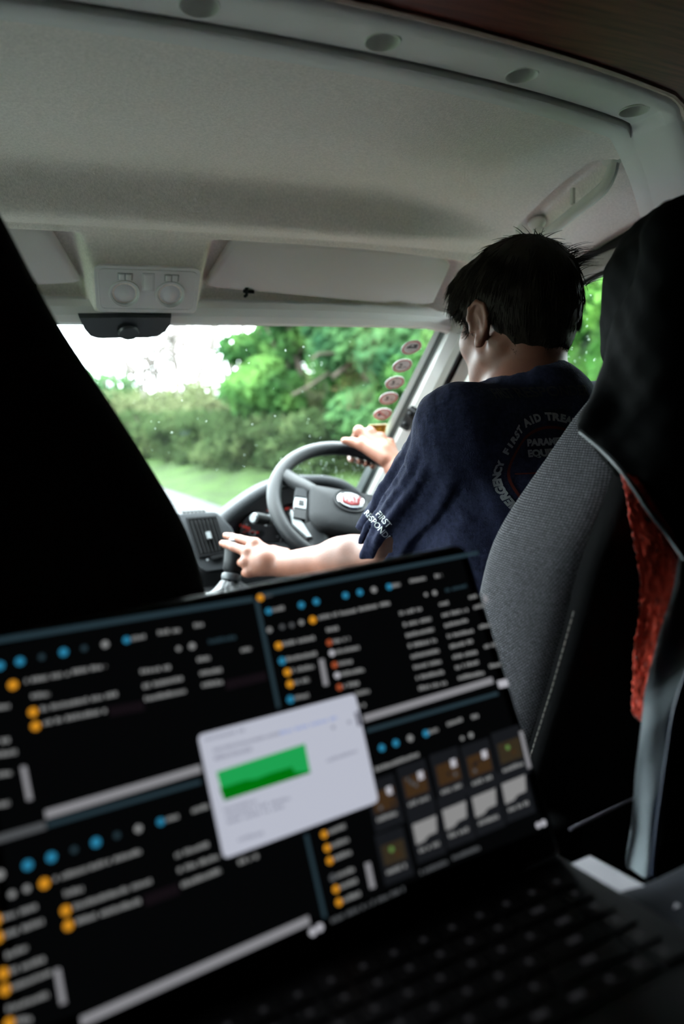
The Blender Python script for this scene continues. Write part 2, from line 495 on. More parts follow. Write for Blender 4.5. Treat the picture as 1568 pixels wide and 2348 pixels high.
# ---------------- ceiling (padded headliner with visor recesses)
PROF = [(0.735, 2.250), (0.85, 2.254), (1.00, 2.257), (1.11, 2.257), (1.128, 2.254), (1.138, 2.247), (1.144, 2.238), (1.160, 2.198),
        (1.165, 2.191), (1.175, 2.187), (1.20, 2.188), (1.222, 2.190), (1.235, 2.186), (1.325, 2.083)]
PROF2 = [(0.735, 2.250), (0.90, 2.248), (1.00, 2.24), (1.10, 2.222), (1.16, 2.207), (1.20, 2.196), (1.235, 2.182), (1.325, 2.083)]
PY = np.array([p[0] for p in PROF]); PZ = np.array([p[1] for p in PROF])
P2Y = np.array([p[0] for p in PROF2]); P2Z = np.array([p[1] for p in PROF2])
def ceil_z(x, y):
    s = np.abs(np.asarray(x, float) - XC)
    zc = np.mean([np.interp(np.asarray(y) + d, PY, PZ) for d in (-.004, -.002, 0, .002, .004)], 0)
    zs = np.mean([np.interp(np.asarray(y) + d, P2Y, P2Z) for d in (-.02, -.01, 0, .01, .02)], 0)
    w = sstep(.38, .72, s)
    return zc * (1 - w) + zs * w - (.030 + .0085 * sstep(1.15, 1.33, y)) * (s / HALF) ** 3
def y_rear(x):
    q = (np.asarray(x, float) - XC) / .47
    return .735 + .035 * q * q + np.maximum(0, np.abs(np.asarray(x) - XC) - .555) * .55
FN = unit((0, -.117, -.1)); FT0 = np.array([1.235, 2.188]); FT1 = np.array([1.325, 2.083])   # slope that carries the visors
def slope_pt(x, t, off=0.0):
    """point on the visor slope: t 0..1 from top to header, off = towards the cab"""
    y = FT0[0] + (FT1[0] - FT0[0]) * t; z = FT0[1] + (FT1[1] - FT0[1]) * t
    z -= .07 * (abs(x - XC) / HALF) ** 3 * .6
    return np.array([x, y, z]) + FN * off
nx, ny = 330, 190
xs = np.linspace(XC - HALF, XC + HALF, nx)
vv = np.concatenate([np.linspace(0, 1, 40, endpoint=False) * .58, .58 + .42 * np.linspace(0, 1, ny - 40)])
V = []
for x in xs:
    y0 = float(y_rear(x)); ys = y0 + (1.325 - y0) * vv
    z = ceil_z(x, ys)
    s = abs(x - XC)
    t = (ys - FT0[0]) / (FT1[0] - FT0[0])
    # recess for the visors
    rec = sstep(.082, .104, s - .018 * (1 - np.clip(t, 0, 1))) * (1 - sstep(.595, .635, s)) * sstep(.0, .12, t + .02) * (1 - sstep(.98, 1.08, t))
    bul = (1 - sstep(.088, .104, s)) * sstep(.12, .42, t)
    # pocket for the grab handle
    for gx in (0, 1):
        a_ = np.array((.885, 1.115)); b_ = np.array((.835, .880))
        if gx: a_ = np.array((2 * XC - a_[0], a_[1])); b_ = np.array((2 * XC - b_[0], b_[1]))
        dv_ = b_ - a_; tt = np.clip(((x - a_[0]) * dv_[0] + (ys - a_[1]) * dv_[1]) / (dv_ @ dv_), 0, 1)
        dd_ = np.hypot(x - a_[0] - tt * dv_[0], ys - a_[1] - tt * dv_[1])
        z = z + .026 * (1 - sstep(.016, .034, dd_))
    off = -.026 * rec + .017 * bul + .006 * sstep(-.25, 0, t) * (1 - rec)
    yy = ys + FN[1] * off; zz = z + FN[2] * off
    V += [(x, a, b) for a, b in zip(yy, zz)]
F = [(i * ny + j, i * ny + j + 1, (i + 1) * ny + j + 1, (i + 1) * ny + j) for i in range(nx - 1) for j in range(ny - 1)]
ceiling = struct(new_obj('ceiling', V, np.array(F), HEADLINER, org=(XC, 1.0, 2.2)))
ceiling['label'] = 'grey cloth headliner over the cab with recesses for the sun visors'
# outer skin above the headliner
MB().box((XC - 1.0, .3, 2.315), (XC + 1.0, 1.40, 2.335), .005).out('roof_skin', LIGHTPLA, ceiling)
MB().box((XC - 1.0, 1.379, 2.065), (XC + 1.0, 1.40, 2.33), .003).out('roof_front_skin', LIGHTPLA, ceiling)

# ---------------- rear beam with light openings
STRIP, GRO, PAN, BACK = .030, .036, .084, .112
def beam_z(x): return float(ceil_z(x, y_rear(x))) - .003
nb = 150
xb = np.linspace(XC - HALF - .05, XC + HALF + .03, nb)
offs = [(0, 0), (.002, -.0005), (.028, -.0005), (STRIP, .001), (STRIP + .0006, .022), (STRIP + .0046, .022), (STRIP + .005, .0085), (PAN, .0085), (PAN + .001, .004), (PAN + .003, .0005), (.104, .0005), (BACK - .004, .003), (BACK, .010), (BACK + .03, .022)]
V = []; keep = {}
for x in xb:
    e = 1 - sstep(.560, .585, abs(x - XC))     # the sunk panel ends before the corner
    y0 = float(y_rear(x)); z0 = beam_z(x)
    for k, (o, up) in enumerate(offs):
        u = up if k < 3 or k > 9 else (up * e)
        V.append((x, y0 - o * (1 + .25 * max(0, abs(x - XC) - .55)), z0 + u))
F = []
for i in range(nb - 1):
    for k in range(len(offs) - 1):
        if k == 6 and max(abs(xb[i] - XC), abs(xb[i + 1] - XC)) < .562: continue
        a = i * len(offs) + k; F.append((a, a + len(offs), a + len(offs) + 1, a + 1))
beam = struct(new_obj('trim_1', V, F, LIGHTPLA, org=(XC, .68, 2.22))); autosmooth(beam, 50)
beam['label'] = 'light grey plastic beam across the roof with round light openings'
# sunk panel with four round openings
holes = [.168, .353, .534, .728]
holes_all = holes + [2 * XC - h for h in (.353 + .02, .534, .728)]
bm = bmesh.new()
def ring_edges(pts):
    vs = [bm.verts.new(p) for p in pts]
    return [bm.edges.new((vs[i], vs[(i + 1) % len(vs)])) for i in range(len(vs))]
def pz_(x): return beam_z(x) + .0070
xe = .578
outl = [(XC + t * xe, float(y_rear(XC + t * xe)) - STRIP - .0048) for t in np.linspace(-1, 1, 60)]
outl += [(XC + t * xe, float(y_rear(XC + t * xe)) - PAN) for t in np.linspace(1, -1, 60)]
edges = ring_edges([(x, y, 0) for x, y in outl])
RH = .0172
hc = []
for hx in holes_all:
    hy = float(y_rear(hx)) - .060
    hc.append((hx, hy)); edges += ring_edges([(hx + RH * cos(a), hy + RH * sin(a), 0) for a in np.linspace(0, 2 * pi, 28, endpoint=False)])
bmesh.ops.triangle_fill(bm, use_beauty=True, use_dissolve=False, edges=edges)
mb = MB(); bm.verts.index_update(); mb.bm(bm)
mb.v = [(x, y, pz_(x)) for x, y, z in mb.v]
panel = mb.out('light_rail_panel', LIGHTPLA, beam, smooth=False)
for hx, hy in hc:
    z0 = pz_(hx)
    prof = [(RH + .0016, -.0002), (RH + .0008, -.0014), (RH, -.0002), (RH, .004), (RH - .001, .034), (RH - .004, .040), (.0001, .041)]
    rings = [[np.array((hx + r * cos(a), hy + r * sin(a), z0 + h)) for a in np.linspace(0, 2 * pi, 28, endpoint=False)] for r, h in prof]
    MB().loft(rings, cap=False).out('light_cup', LIGHTPLA, beam)

# ---------------- over-cab cupboard of dark wood behind the beam
def wood_mat(name, c1, c2):
    m = bpy.data.materials.new(name); m.use_nodes = True; n = m.node_tree; b = n.nodes['Principled BSDF']
    b.inputs['Roughness'].default_value = .55; b.inputs['Specular IOR Level'].default_value = .2
    tc = n.nodes.new('ShaderNodeTexCoord'); mp = n.nodes.new('ShaderNodeMapping'); mp.inputs['Scale'].default_value = (2, 40, 40)
    no = n.nodes.new('ShaderNodeTexNoise'); no.inputs['Scale'].default_value = 5; no.inputs['Detail'].default_value = 6
    r = n.nodes.new('ShaderNodeValToRGB'); r.color_ramp.elements[0].color = (*c1, 1); r.color_ramp.elements[1].color = (*c2, 1)
    r.color_ramp.elements[0].position = .35; r.color_ramp.elements[1].position = .68
    n.links.new(tc.outputs['Object'], mp.inputs['Vector']); n.links.new(mp.outputs['Vector'], no.inputs['Vector'])
    n.links.new(no.outputs['Fac'], r.inputs['Fac']); n.links.new(r.outputs['Color'], b.inputs['Base Color'])
    MATS[name] = m; return m
WOOD = wood_mat('mahogany_veneer', (.06, .012, .008), (.15, .034, .022))
WOODEDGE = mat('wood_edge_band', (.34, .24, .20), .45, .4, var=.15, vscale=30, stretch=(1, 20, 20))
cup = thing('overhead_cupboard', (XC, .2, 2.25), 'dark reddish mahogany overhead cupboard with a pale edge strip above the roof beam', 'cupboard')
n = 50; V = []; 
xw = np.linspace(XC - .85, XC + .85, n)
mb = MB()
rings = []
for x in xw:
    y0 = float(y_rear(min(max(x, XC - .62), XC + .62))) - BACK - .002; z0 = beam_z(min(max(x, XC - .75), XC + .75)) + .006
    rings.append([np.array(p) for p in ((x, y0 - .006, z0), (x, -.9, z0 + .012), (x, -.9, z0 + .05), (x, y0 - .006, z0 + .05))])
mb.loft(rings); mb.out('cupboard_base', WOOD, cup, ang=30)
rings = []
for x in xw:
    y0 = float(y_rear(min(max(x, XC - .62), XC + .62))) - BACK - .002; z0 = beam_z(min(max(x, XC - .75), XC + .75)) + .006
    rings.append([np.array(p) for p in ((x, y0 - .0055, z0 - .003), (x, y0 - .002, z0 - .004), (x, y0 + .0035, z0 - .002), (x, y0 + .005, z0 + .004), (x, y0 + .005, z0 + .045), (x, y0 - .0055, z0 + .045))])
MB().loft(rings).out('edge_strip', WOODEDGE, cup, ang=30)

# ---------------- windscreen
TOPZ = 2.052
_b = at_y(812, 1128, 1.86)
WBZ = _b[2] - .02
def ws_pt(x, t):
    s = (x - XC) / .65
    y = (1.338 - .004 * s * s) + ((2.07 - .20 * s * s) - (1.338 - .004 * s * s)) * t
    return np.array([x, y, TOPZ + (WBZ - TOPZ) * t])
def ws_hit(px, py):
    r = ray(px, py); lo, hi = .5, 4.0
    for _ in range(50):
        m = (lo + hi) / 2; p = CAM + r * m; t = (p[2] - TOPZ) / (WBZ - TOPZ)
        if p[1] > ws_pt(p[0], t)[1]: hi = m
        else: lo = m
    return CAM + r * lo
def ws_frame(p):
    t = (p[2] - TOPZ) / (WBZ - TOPZ); x = p[0]
    du = unit(ws_pt(x + .01, t) - ws_pt(x - .01, t)); dv = ws_pt(x, t - .01) - ws_pt(x, t + .01)
    n_ = unit(np.cross(du, dv)); dv = np.cross(n_, du)
    if n_[1] > 0: n_ = -n_
    return du, unit(dv), n_
GLASS = glass_mat('windscreen_glass', (.93, .98, .965))
nx, nt_ = 30, 16
def ws_half(t): return .632 + (.012 + .03) * t
V = [ws_pt(XC + u * (ws_half(t) + .03), t) for t in np.linspace(-.03, 1.13, nt_) for u in np.linspace(-1, 1, nx)]
F = [(i * nx + j, i * nx + j + 1, (i + 1) * nx + j + 1, (i + 1) * nx + j) for i in range(nt_ - 1) for j in range(nx - 1)]
window1 = struct(new_obj('window_1', V, F, GLASS)); window1['label'] = 'wide sloping windscreen with stickers along its right edge'
# header strip under the headliner
header = None
for x0, x1 in ((XC - .66, .2145), (.2165, XC + .668)):
    n = 16; rings = []
    for x in np.linspace(x0, x1, n):
        d = .07 * (abs(x - XC) / HALF) ** 3 * .5
        e = max(0, x - .80) * .35
        rings.append([np.array((x, y, z - d * k_)) for y, z, k_ in ((1.318, 2.092, 1), (1.311, 2.079, 1), (1.311, 2.064 - e, .6), (1.318, 2.053 - e, .4), (1.332, 2.050 - e, .4), (1.350, 2.055, .4), (1.375, 2.15, 1), (1.365, 2.15, 1), (1.338, 2.090, 1))])
    mb = MB().loft(rings)
    if header is None: header = struct(mb.out('trim_2', LIGHTPLA, ang=25)); header['label'] = 'grey strip along the top of the windscreen'
    else: mb.out('header_strip', LIGHTPLA, header, ang=25)

# ---------------- pillars beside the windscreen
def line3(pt, Yt, pb, Yb, ext=.12):
    a = at_y(*pt, Yt); b = at_y(*pb, Yb); d = b - a
    return a - d * .03, b + d * ext
L0 = line3((1003, 745), 1.345, (811, 1128), 1.87)
L1 = line3((1016, 745), 1.338, (827, 1128), 1.855)
L2 = line3((1029, 745), 1.330, (841, 1128), 1.845)
L3 = line3((1040, 745), 1.300, (852, 1128), 1.80)
L4 = line3((1066, 745), 1.270, (876, 1128), 1.76)
L5 = line3((1084, 745), 1.272, (892, 1128), 1.765)
L6 = line3((1100, 745), 1.275, (908, 1128), 1.77)
L7 = line3((1130, 745), 1.262, (940, 1128), 1.75)
def strip(lines, back, name, m, parent=None, mirror=False):
    """long moulding whose section joins the given lines; back = offset of the hidden side"""
    rings = []
    for t in np.linspace(0, 1, 12):
        sec = [l[0] * (1 - t) + l[1] * t for l in lines]
        sec2 = [sec[-1] + np.asarray(back), sec[0] + np.asarray(back)]
        rings.append([mir(p) if mirror else p for p in sec + sec2])
    o = MB().loft(rings).out(name, m, parent, ang=35); fix_normals(o); return o
for k, mr in ((3, False), (4, True)):
    p = struct(strip([L2, L3, L4, L5], (.03, .06, .01), 'trim_%d' % k, PILLARPLA, None, mr))
    p['label'] = 'light grey windscreen pillar trim on the %s side' % ('passenger' if mr else 'driver')
    strip([L0, L1], (.01, .012, -.002), 'glass_edge_strip', EDGESTRIP, p, mr)
    strip([L1, [a * .5 + b * .5 + np.array((0, .006, 0)) for a, b in zip(L1, L2)], L2], (.01, .02, 0), 'pillar_seal', mat('grey_seal', (.09, .10, .10), .6, .3), p, mr)
    strip([[q + np.array((.0, .012, 0)) for q in L5], [q + np.array((0, .012, 0)) for q in L6]], (.02, .02, 0), 'door_gap_seal', RUBBER, p, mr)
    # lower black outer pillar to close the shell
    strip([[q + np.array((.012, .025, 0)) for q in L1], [q + np.array((.03, .05, 0)) for q in L7]], (.05, .05, 0), 'outer_pillar', DARKPLA, p, mr)

# ---------------- doors (right: driver)
DOORGREY = mat('door_card_grey', (.34, .34, .33), .7, .25, bump=.3, bscale=300)
def door(idx, mr):
    f = (lambda P: mir(P)) if mr else (lambda P: np.asarray(P, float))
    d = thing('door_%d' % idx, f((1.1, 1.2, .85)), 'light grey %s door with its window' % ('passenger' if mr else 'driver'), 'door'); struct(d)
    del d['category']
    def q(mbx, name, m, ang=38, parent=None):
        mbx.v = [tuple(f(v)) for v in mbx.v]; o = mbx.out(name, m, parent or d, ang=ang); fix_normals(o); return o
    # top frame rail
    a = np.array((1.062, .70, 2.178)); b = np.array((1.058, 1.27, 2.172))
    rings = []
    for t in np.linspace(0, 1, 14):
        c = a * (1 - t) + b * t + np.array((0, 0, -.10 * max(0, t - .72)))
        rings.append([c + np.array(o) for o in ((-.004, 0, 0), (-.010, 0, -.008), (-.006, 0, -.030), (.004, 0, -.036), (.03, 0, -.036), (.03, 0, 0))])
    q(MB().loft(rings), 'window_frame', PILLARPLA, 30)
    q(MB().tube([a + np.array((.0, 0, .008)), (a + b) / 2 + np.array((0, 0, .010)), b + np.array((0, 0, -.012))], .009, 8), 'top_seal', RUBBER)
    q(MB().box((1.064, .70, 2.165), (1.10, 1.32, 2.325), .004), 'roof_gap_filler', RUBBER)
    q(MB().tube([a + np.array((.006, 0, -.040)), a * .25 + b * .75 + np.array((.006, 0, -.040)), b + np.array((.006, 0, -.068))], .0055, 8), 'glass_seal', RUBBER)
    strip([[x for x in L6], [x for x in L7]], (.03, .03, 0), 'front_frame', PILLARPLA, d, mr)
    # glass
    pts = [(1.070, .92, 2.142), (1.070, 1.26, 2.10), (1.085, 1.45, 1.95), (1.11, 1.80, 1.58), (1.125, .92, 1.56)]
    mbx = MB().prism([np.array(p) for p in pts], (.004, 0, 0)); mbx.v = [tuple(f(v)) for v in mbx.v]
    g = mbx.out('window_pane', GLASS, d, smooth=False)
    # drops of rain on the glass
    rg = np.random.default_rng(5); mbd = MB()
    for k in range(90):
        yy = rg.uniform(.95, 1.30); zz = 2.10 - abs(rg.normal(0, .10)); xx = 1.070 + (2.142 - zz) * .095 + .005
        r = rg.uniform(.0007, .0020); mbd.ellipsoid(f((xx, yy, zz)), (r * .6, r, r), None, 7, 5)
    dr = mbd.out('rain_drops', MATS['drop'], d, ang=0); dr['kind'] = 'stuff'
    q(MB().prism([np.array(p) for p in ((1.068, .70, 2.15), (1.068, .925, 2.15), (1.105, .925, 1.56), (1.105, .70, 1.56))], (.03, 0, 0)), 'rear_frame_light_block', PILLARPLA)  # unseen frame widened beyond the real one to keep window light off the driver's back
    # lower panel, pillar behind, fender side
    q(MB().box((1.105, .70, .80), (1.16, 1.95, 1.57), .02, 3), 'door_panel', DOORGREY)
    q(MB().box((1.04, .95, 1.50), (1.11, 1.60, 1.56), .018, 3), 'window_ledge', PILLARPLA)
    q(MB().box((1.02, .98, 1.30), (1.11, 1.40, 1.36), .02, 3), 'arm_rest', DOORGREY)
    return d
m_ = bpy.data.materials.new('drop'); m_.use_nodes = True; MATS['drop'] = m_
_p = m_.node_tree.nodes['Principled BSDF']; _p.inputs['Transmission Weight'].default_value = 1.0; _p.inputs['Roughness'].default_value = 0.0; _p.inputs['IOR'].default_value = 1.33
_p.inputs['Base Color'].default_value = (.95, 1, 1, 1)
door(1, False); door(2, True)

# rear quarters, side walls, floor, bulkhead
def wall(name, lo, hi, m, label, mr=False, bev=.01):
    mb = MB().box(lo, hi, bev)
    if mr: mb.v = [tuple(mir(v)) for v in mb.v]
    o = mb.out(name, m, smooth=True); fix_normals(o); struct(o); o['label'] = label; return o
FLOORM = mat('floor_rubber', (.24, .235, .23), .8, .2, var=.2, vscale=60, bump=.3, bscale=200)
DARKWALL = mat('living_area_board', (.022, .017, .015), .6, .3, var=.15, vscale=12)
wall('floor', (XC - 1.05, -1.7, .78), (XC + 1.05, 2.2, .85), FLOORM, 'dark floor of the cab and living area')
for nm, mr, sd in (('wall_right', False, 'driver'), ('wall_left', True, 'passenger')):
    w = wall(nm, (1.085, -1.7, .84), (1.16, .72, 2.34), DARKWALL, 'dark side wall behind the %s door' % sd, mr)
    # B pillar cover wrapping from the roof beam to the door
    rings = []
    for t in np.linspace(0, 1, 14):
        z = beam_z(XC + .83) - .004 - 1.05 * t
        xo = 1.03 + .05 * sstep(0, .25, t)
        rings.append([np.array((x, y, z)) for x, y in ((xo - .02 * (1 - sstep(0, .1, t)), .47), (xo - .005, .60), (xo + .004, .74), (xo + .02, .80), (1.084, .80), (1.084, .47))])
    mb = MB().loft(rings)
    if mr: mb.v = [tuple(mir(v)) for v in mb.v]
    fix_normals(mb.out('pillar_cover', LIGHTPLA, w, ang=40))
    mb = MB().box((1.02, 1.25, .84), (1.16, 2.2, 1.50), .01)      # wing side under the windscreen
    if mr: mb.v = [tuple(mir(v)) for v in mb.v]
wall('wall_rear', (XC - 1.05, -1.78, .84), (XC + 1.05, -1.69, 2.34), DARKWALL, 'dark board wall closing the living area')
wall('wall_front', (XC - .98, 2.15, .84), (XC + .98, 2.22, 1.565), DASHDARK, 'dark bulkhead in front of the dashboard')
wall('trim_5', (1.03, 1.80, .84), (1.10, 2.19, WBZ + .02), DOORGREY, 'grey side panel below the driver pillar', False)
wall('trim_6', (1.03, 1.80, .84), (1.10, 2.19, WBZ + .02), DOORGREY, 'grey side panel below the passenger pillar', True)
wall('trim_7', (XC - .95, -1.7, 2.30), (XC + .95, .62, 2.34), DARKWALL, 'dark roof board of the living area')
# ================================================================== outside: road, verge, hedge, trees
ROADM = mat('asphalt', (.011, .012, .013), .75, .3, var=.25, vscale=3, bump=.3, bscale=60)
GRASSM = mat('verge_grass', (.0135, .0275, .0052), .95, .1, var=.45, vscale=1.6, bump=.6, bscale=12)
FIELDM = mat('field_grass', (0.030, 0.038, 0.017), .95, .1, var=.3, vscale=.6)
LINEM = mat('road_paint', (.050, .048, .045), .7, .3, var=.2, vscale=8)
def road_edge(y): return 3.55 - .0042 * max(0, y - 2) ** 2 if y < 30 else 3.55 - .0042 * 28 ** 2 - .235 * (y - 30)
ys = np.linspace(-12, 70, 90)
V = []; 
for y in ys:
    e = road_edge(y); V += [(e, y, 0.0), (e - 7.0, y, 0.0)]
road = new_obj('road', V, [(2 * i, 2 * i + 1, 2 * i + 3, 2 * i + 2) for i in range(len(ys) - 1)], ROADM); struct(road); road['label'] = 'grey wet road bending left ahead of the van'
mb = MB()
for y in np.arange(-4, 60, 6.0):
    a = [road_edge(t) - 3.45 for t in (y, y + 2)]
    mb.add([(a[0], y, .004), (a[0] + .12, y, .004), (a[1] + .12, y + 2, .004), (a[1], y + 2, .004)], [(0, 1, 2, 3)])
mb.out('centre_line', LINEM, road, smooth=False)
mb = MB()
yy = np.arange(-6, 60, 1.0)
for k in range(len(yy) - 1):
    a, b = road_edge(yy[k]) - .35, road_edge(yy[k + 1]) - .35
    mb.add([(a, yy[k], .004), (a + .12, yy[k], .004), (b + .12, yy[k + 1], .004), (b, yy[k + 1], .004)], [(0, 1, 2, 3)])
mb.out('edge_line', LINEM, road, smooth=False)
# verges: uneven grass strips on both sides
rg = np.random.default_rng(3)
for side, nm in ((1, 'right'), (-1, 'left')):
    nn = 26; V = []
    for y in np.linspace(-12, 75, 120):
        e = road_edge(y) if side > 0 else road_edge(y) - 7.0
        for k in range(nn):
            w = 45 * (k / (nn - 1)) ** 2.2
            h = .36 * float(sstep(.1, 2.4, w)) + .05 * sin(y * 1.7 + k) * float(sstep(0, 1, w)) + .04 * rg.normal() * float(sstep(0, .6, w))
            V.append((e + side * w, y, h - .002 * (k == 0)))
    F = [(i * nn + j, i * nn + j + 1, (i + 1) * nn + j + 1, (i + 1) * nn + j) for i in range(119) for j in range(nn - 1)]
    v = struct(new_obj('grass_verge', V, F, GRASSM)); v['label'] = 'short green grass bank on the %s of the road' % nm
V = [(-120, -60, -.12), (120, -60, -.12), (120, 160, -.12), (-120, 160, -.12)]
g = struct(new_obj('ground', V, [(0, 1, 2, 3)], FIELDM)); g['label'] = 'distant green field beyond the road'

BARK = mat('bark', (.055, .045, .035), .9, .1, var=.3, vscale=12, bump=.5, bscale=20)
TWIG = mat('bare_twigs', (.16, .14, .13), .9, .1, var=.2, vscale=10)
LEAF_A = leaf_mat('leaf_fresh_green', (0.0216, 0.0678, 0.0224), (0.0866, 0.1774, 0.0451), .5, (0.0453, 0.1133, 0.0330))
LEAF_B = leaf_mat('leaf_mid_green', (0.0187, 0.0568, 0.0263), (0.0665, 0.1393, 0.0488), .45)
LEAF_C = leaf_mat('leaf_hedge_olive', (0.0183, 0.0304, 0.0123), (0.0544, 0.0751, 0.0307), .35, (0.0311, 0.0513, 0.0202))
LEAF_D = leaf_mat('leaf_pale_yellow_green', (0.0567, 0.0744, 0.0326), (0.1187, 0.1334, 0.0672), .4)
def leaves(blobs, n, size, seed, inner=.55):
    """n separate two-triangle leaves scattered through ellipsoid blobs"""
    g = np.random.default_rng(seed); w = np.array([b[1][0] * b[1][1] + b[1][1] * b[1][2] for b in blobs]); w = w / w.sum()
    which = g.choice(len(blobs), n, p=w)
    C_ = np.array([b[0] for b in blobs])[which]; R_ = np.array([b[1] for b in blobs])[which]
    d = g.normal(size=(n, 3)); d /= np.linalg.norm(d, axis=1)[:, None]
    rad = g.uniform(inner, 1.06, n) ** .6
    P = C_ + d * R_ * rad[:, None]
    nrm = d + g.normal(size=(n, 3)) * .7 + np.array([0, 0, .4]); nrm /= np.linalg.norm(nrm, axis=1)[:, None]
    a = np.cross(nrm, g.normal(size=(n, 3))); a /= np.linalg.norm(a, axis=1)[:, None]; b = np.cross(nrm, a)
    s = size * g.uniform(.6, 1.35, n)[:, None]
    V = np.stack([P - a * s, P + b * s * .5 - nrm * s * .12, P + a * s, P - b * s * .5 - nrm * s * .12], 1).reshape(-1, 3)
    return V, np.arange(4 * n).reshape(-1, 4)
def branchy(mb, p, d, r, L, depth, g, spread=.55, minr=.006, wob=.12):
    n = 4; pts = [np.asarray(p, float)]; dd = unit(d)
    for k in range(n):
        dd = unit(dd + g.normal(size=3) * wob + np.array((0, 0, .05))); pts.append(pts[-1] + dd * L / n)
    mb.tube(pts, list(np.linspace(r, r * .62, n + 1)), 6 if r > .03 else 4, cap=False)
    if depth <= 0: return
    for k in range(3 if depth > 1 else 4):
        t = g.uniform(.35, 1.0); i = min(int(t * n), n - 1); q = pts[i] + (pts[i + 1] - pts[i]) * (t * n - i)
        branchy(mb, q, dd + g.normal(size=3) * spread, max(r * .55, minr), L * g.uniform(.5, .75), depth - 1, g, spread, minr, wob)
def make_tree(name, loc, H, W, nl, size, m, seed, label, group, zlow=.04):
    g = np.random.default_rng(seed); loc = np.asarray(loc, float)
    t = thing(name, loc, label, 'tree', group)
    mb = MB(); branchy(mb, loc, (0, 0, 1), .02 * H, H * .55, 2, g, .6, .02); mb.out('trunk', BARK, t)
    bl = []
    for k in range(34):
        a = g.uniform(0, 2 * pi); z = g.uniform(zlow, .92) ; ww = W * (1 - .75 * max(0, z - .45)) * g.uniform(.25, .85)
        r = W * g.uniform(.22, .40)
        bl.append((loc + np.array((ww * cos(a), ww * sin(a), z * H)), np.array((r, r, r * g.uniform(.55, .8)))))
    V, F = leaves(bl, nl, size, seed)
    new_obj('foliage', V, F, m, t, smooth=False)['kind'] = 'stuff'
    return t
def copy_tree(src, loc, rz, sc, label):
    r = src.copy(); COL.objects.link(r); r.location = loc; r.rotation_euler = (0, 0, rz); r.scale = (sc, sc, sc); r['label'] = label
    for ch in list(src.children):
        c = ch.copy(); COL.objects.link(c); c.parent = r
    return r
TG = 'leafy trees along the right verge'
T1 = make_tree('leafy_tree', (6.2, 16.6, .25), 6.2, 2.3, 24000, .13, LEAF_A, 11, 'bright green leafy tree nearest the sky gap through the windscreen', TG)
T2 = make_tree('leafy_tree', (7.6, 13.8, .3), 7.0, 2.6, 24000, .13, LEAF_B, 12, 'darker green leafy tree in the middle of the windscreen greenery', TG)
T3 = make_tree('leafy_tree', (8.3, 11.4, .3), 6.5, 2.5, 22000, .12, LEAF_A, 13, 'green leafy tree behind the round stickers', TG)
LEAF_E = leaf_mat('leaf_backlit_green', (0.0396, 0.1232, 0.0264), (0.1496, 0.2992, 0.0660), .6, (0.0792, 0.1936, 0.0440))  # greens brightened: backlight at the driver window is put into the leaf colour
T4 = make_tree('leafy_tree', (6.6, 6.4, .3), 5.6, 1.9, 10000, .085, LEAF_E, 14, 'bright green leafy tree seen through the driver window', TG)
copy_tree(T1, (8.0, 19.5, .3), 2.6, 1.1, 'leafy tree filling the gap behind the two nearest')
copy_tree(T3, (11.5, 23.5, .3), 1.0, 1.25, 'tall leafy tree rising far behind the others')
copy_tree(T2, (9.6, 17.5, .3), 2.0, 1.25, 'leafy tree standing behind the first row, left of the stickers')
copy_tree(T1, (9.4, 8.6, .3), 1.2, 1.0, 'leafy tree half hidden by the windscreen pillar')
copy_tree(T3, (9.2, 9.2, .3), 4.0, 1.15, 'leafy tree filling the gap left of the driver head')
copy_tree(T4, (7.6, 7.9, .3), 2.4, 1.1, 'leafy tree beside the driver face')
copy_tree(T4, (6.2, 4.6, .3), 1.0, .95, 'leafy tree at the rear edge of the driver window')
copy_tree(T2, (9.0, 6.0, .3), 5.0, 1.0, 'tall leafy tree deep behind the driver window')
# passenger side greenery (lights the cab, hidden behind the seat)
copy_tree(T2, (-10.5, 9.0, .3), .7, 1.0, 'leafy tree on the left verge hidden behind the passenger seat')
# clipped hedge of separate shrubs
HG = 'shrubs of the clipped roadside hedge'
def shrub(name, loc, r, h, nl, size, m, seed, label, group):
    g = np.random.default_rng(seed); loc = np.asarray(loc, float)
    t = thing(name, loc, label, 'shrub', group)
    mb = MB()
    for k in range(5): branchy(mb, loc + np.array((g.uniform(-.3, .3), g.uniform(-.3, .3), 0)) * r, (g.uniform(-.5, .5), g.uniform(-.5, .5), 1), .02, h * .7, 1, g, .5, .008)
    mb.out('stems', BARK, t)
    bl = [(loc + np.array((g.uniform(-.55, .55) * r, g.uniform(-.55, .55) * r, h * z)), np.array((r * .62, r * .62, h * .26))) for z in np.linspace(.14, .76, 5) for _ in range(4)]
    V, F = leaves(bl, nl, size, seed, .4); new_obj('foliage', V, F, m, t, smooth=False)['kind'] = 'stuff'
    return t
hp = [(5.75, 14.6), (5.45, 15.9), (5.15, 17.2), (4.95, 18.6), (4.7, 20.0), (4.4, 21.4), (4.05, 22.8), (3.7, 24.3), (3.3, 25.8), (2.8, 27.4), (2.2, 29.2), (1.5, 31.2)]
ordn = ['nearest the van', 'second along the verge', 'third along the verge', 'fourth along the verge', 'fifth along the verge', 'sixth along the verge', 'seventh along the verge', 'eighth along the verge', 'ninth along the verge', 'tenth along the verge', 'last but one towards the bend', 'farthest towards the bend']
S0 = shrub('hedge_shrub', (*hp[0], .25), 1.05, 1.5, 6000, .075, LEAF_C, 31, 'olive green hedge shrub ' + ordn[0], HG)
S1 = shrub('hedge_shrub', (*hp[1], .25), 1.1, 1.45, 6000, .075, LEAF_C, 32, 'olive green hedge shrub ' + ordn[1], HG)
for k in range(2, len(hp)):
    copy_tree((S0, S1)[k % 2], (*hp[k], .25), k * 1.3, 1.0 + .04 * (k % 3), 'olive green hedge shrub ' + ordn[k])
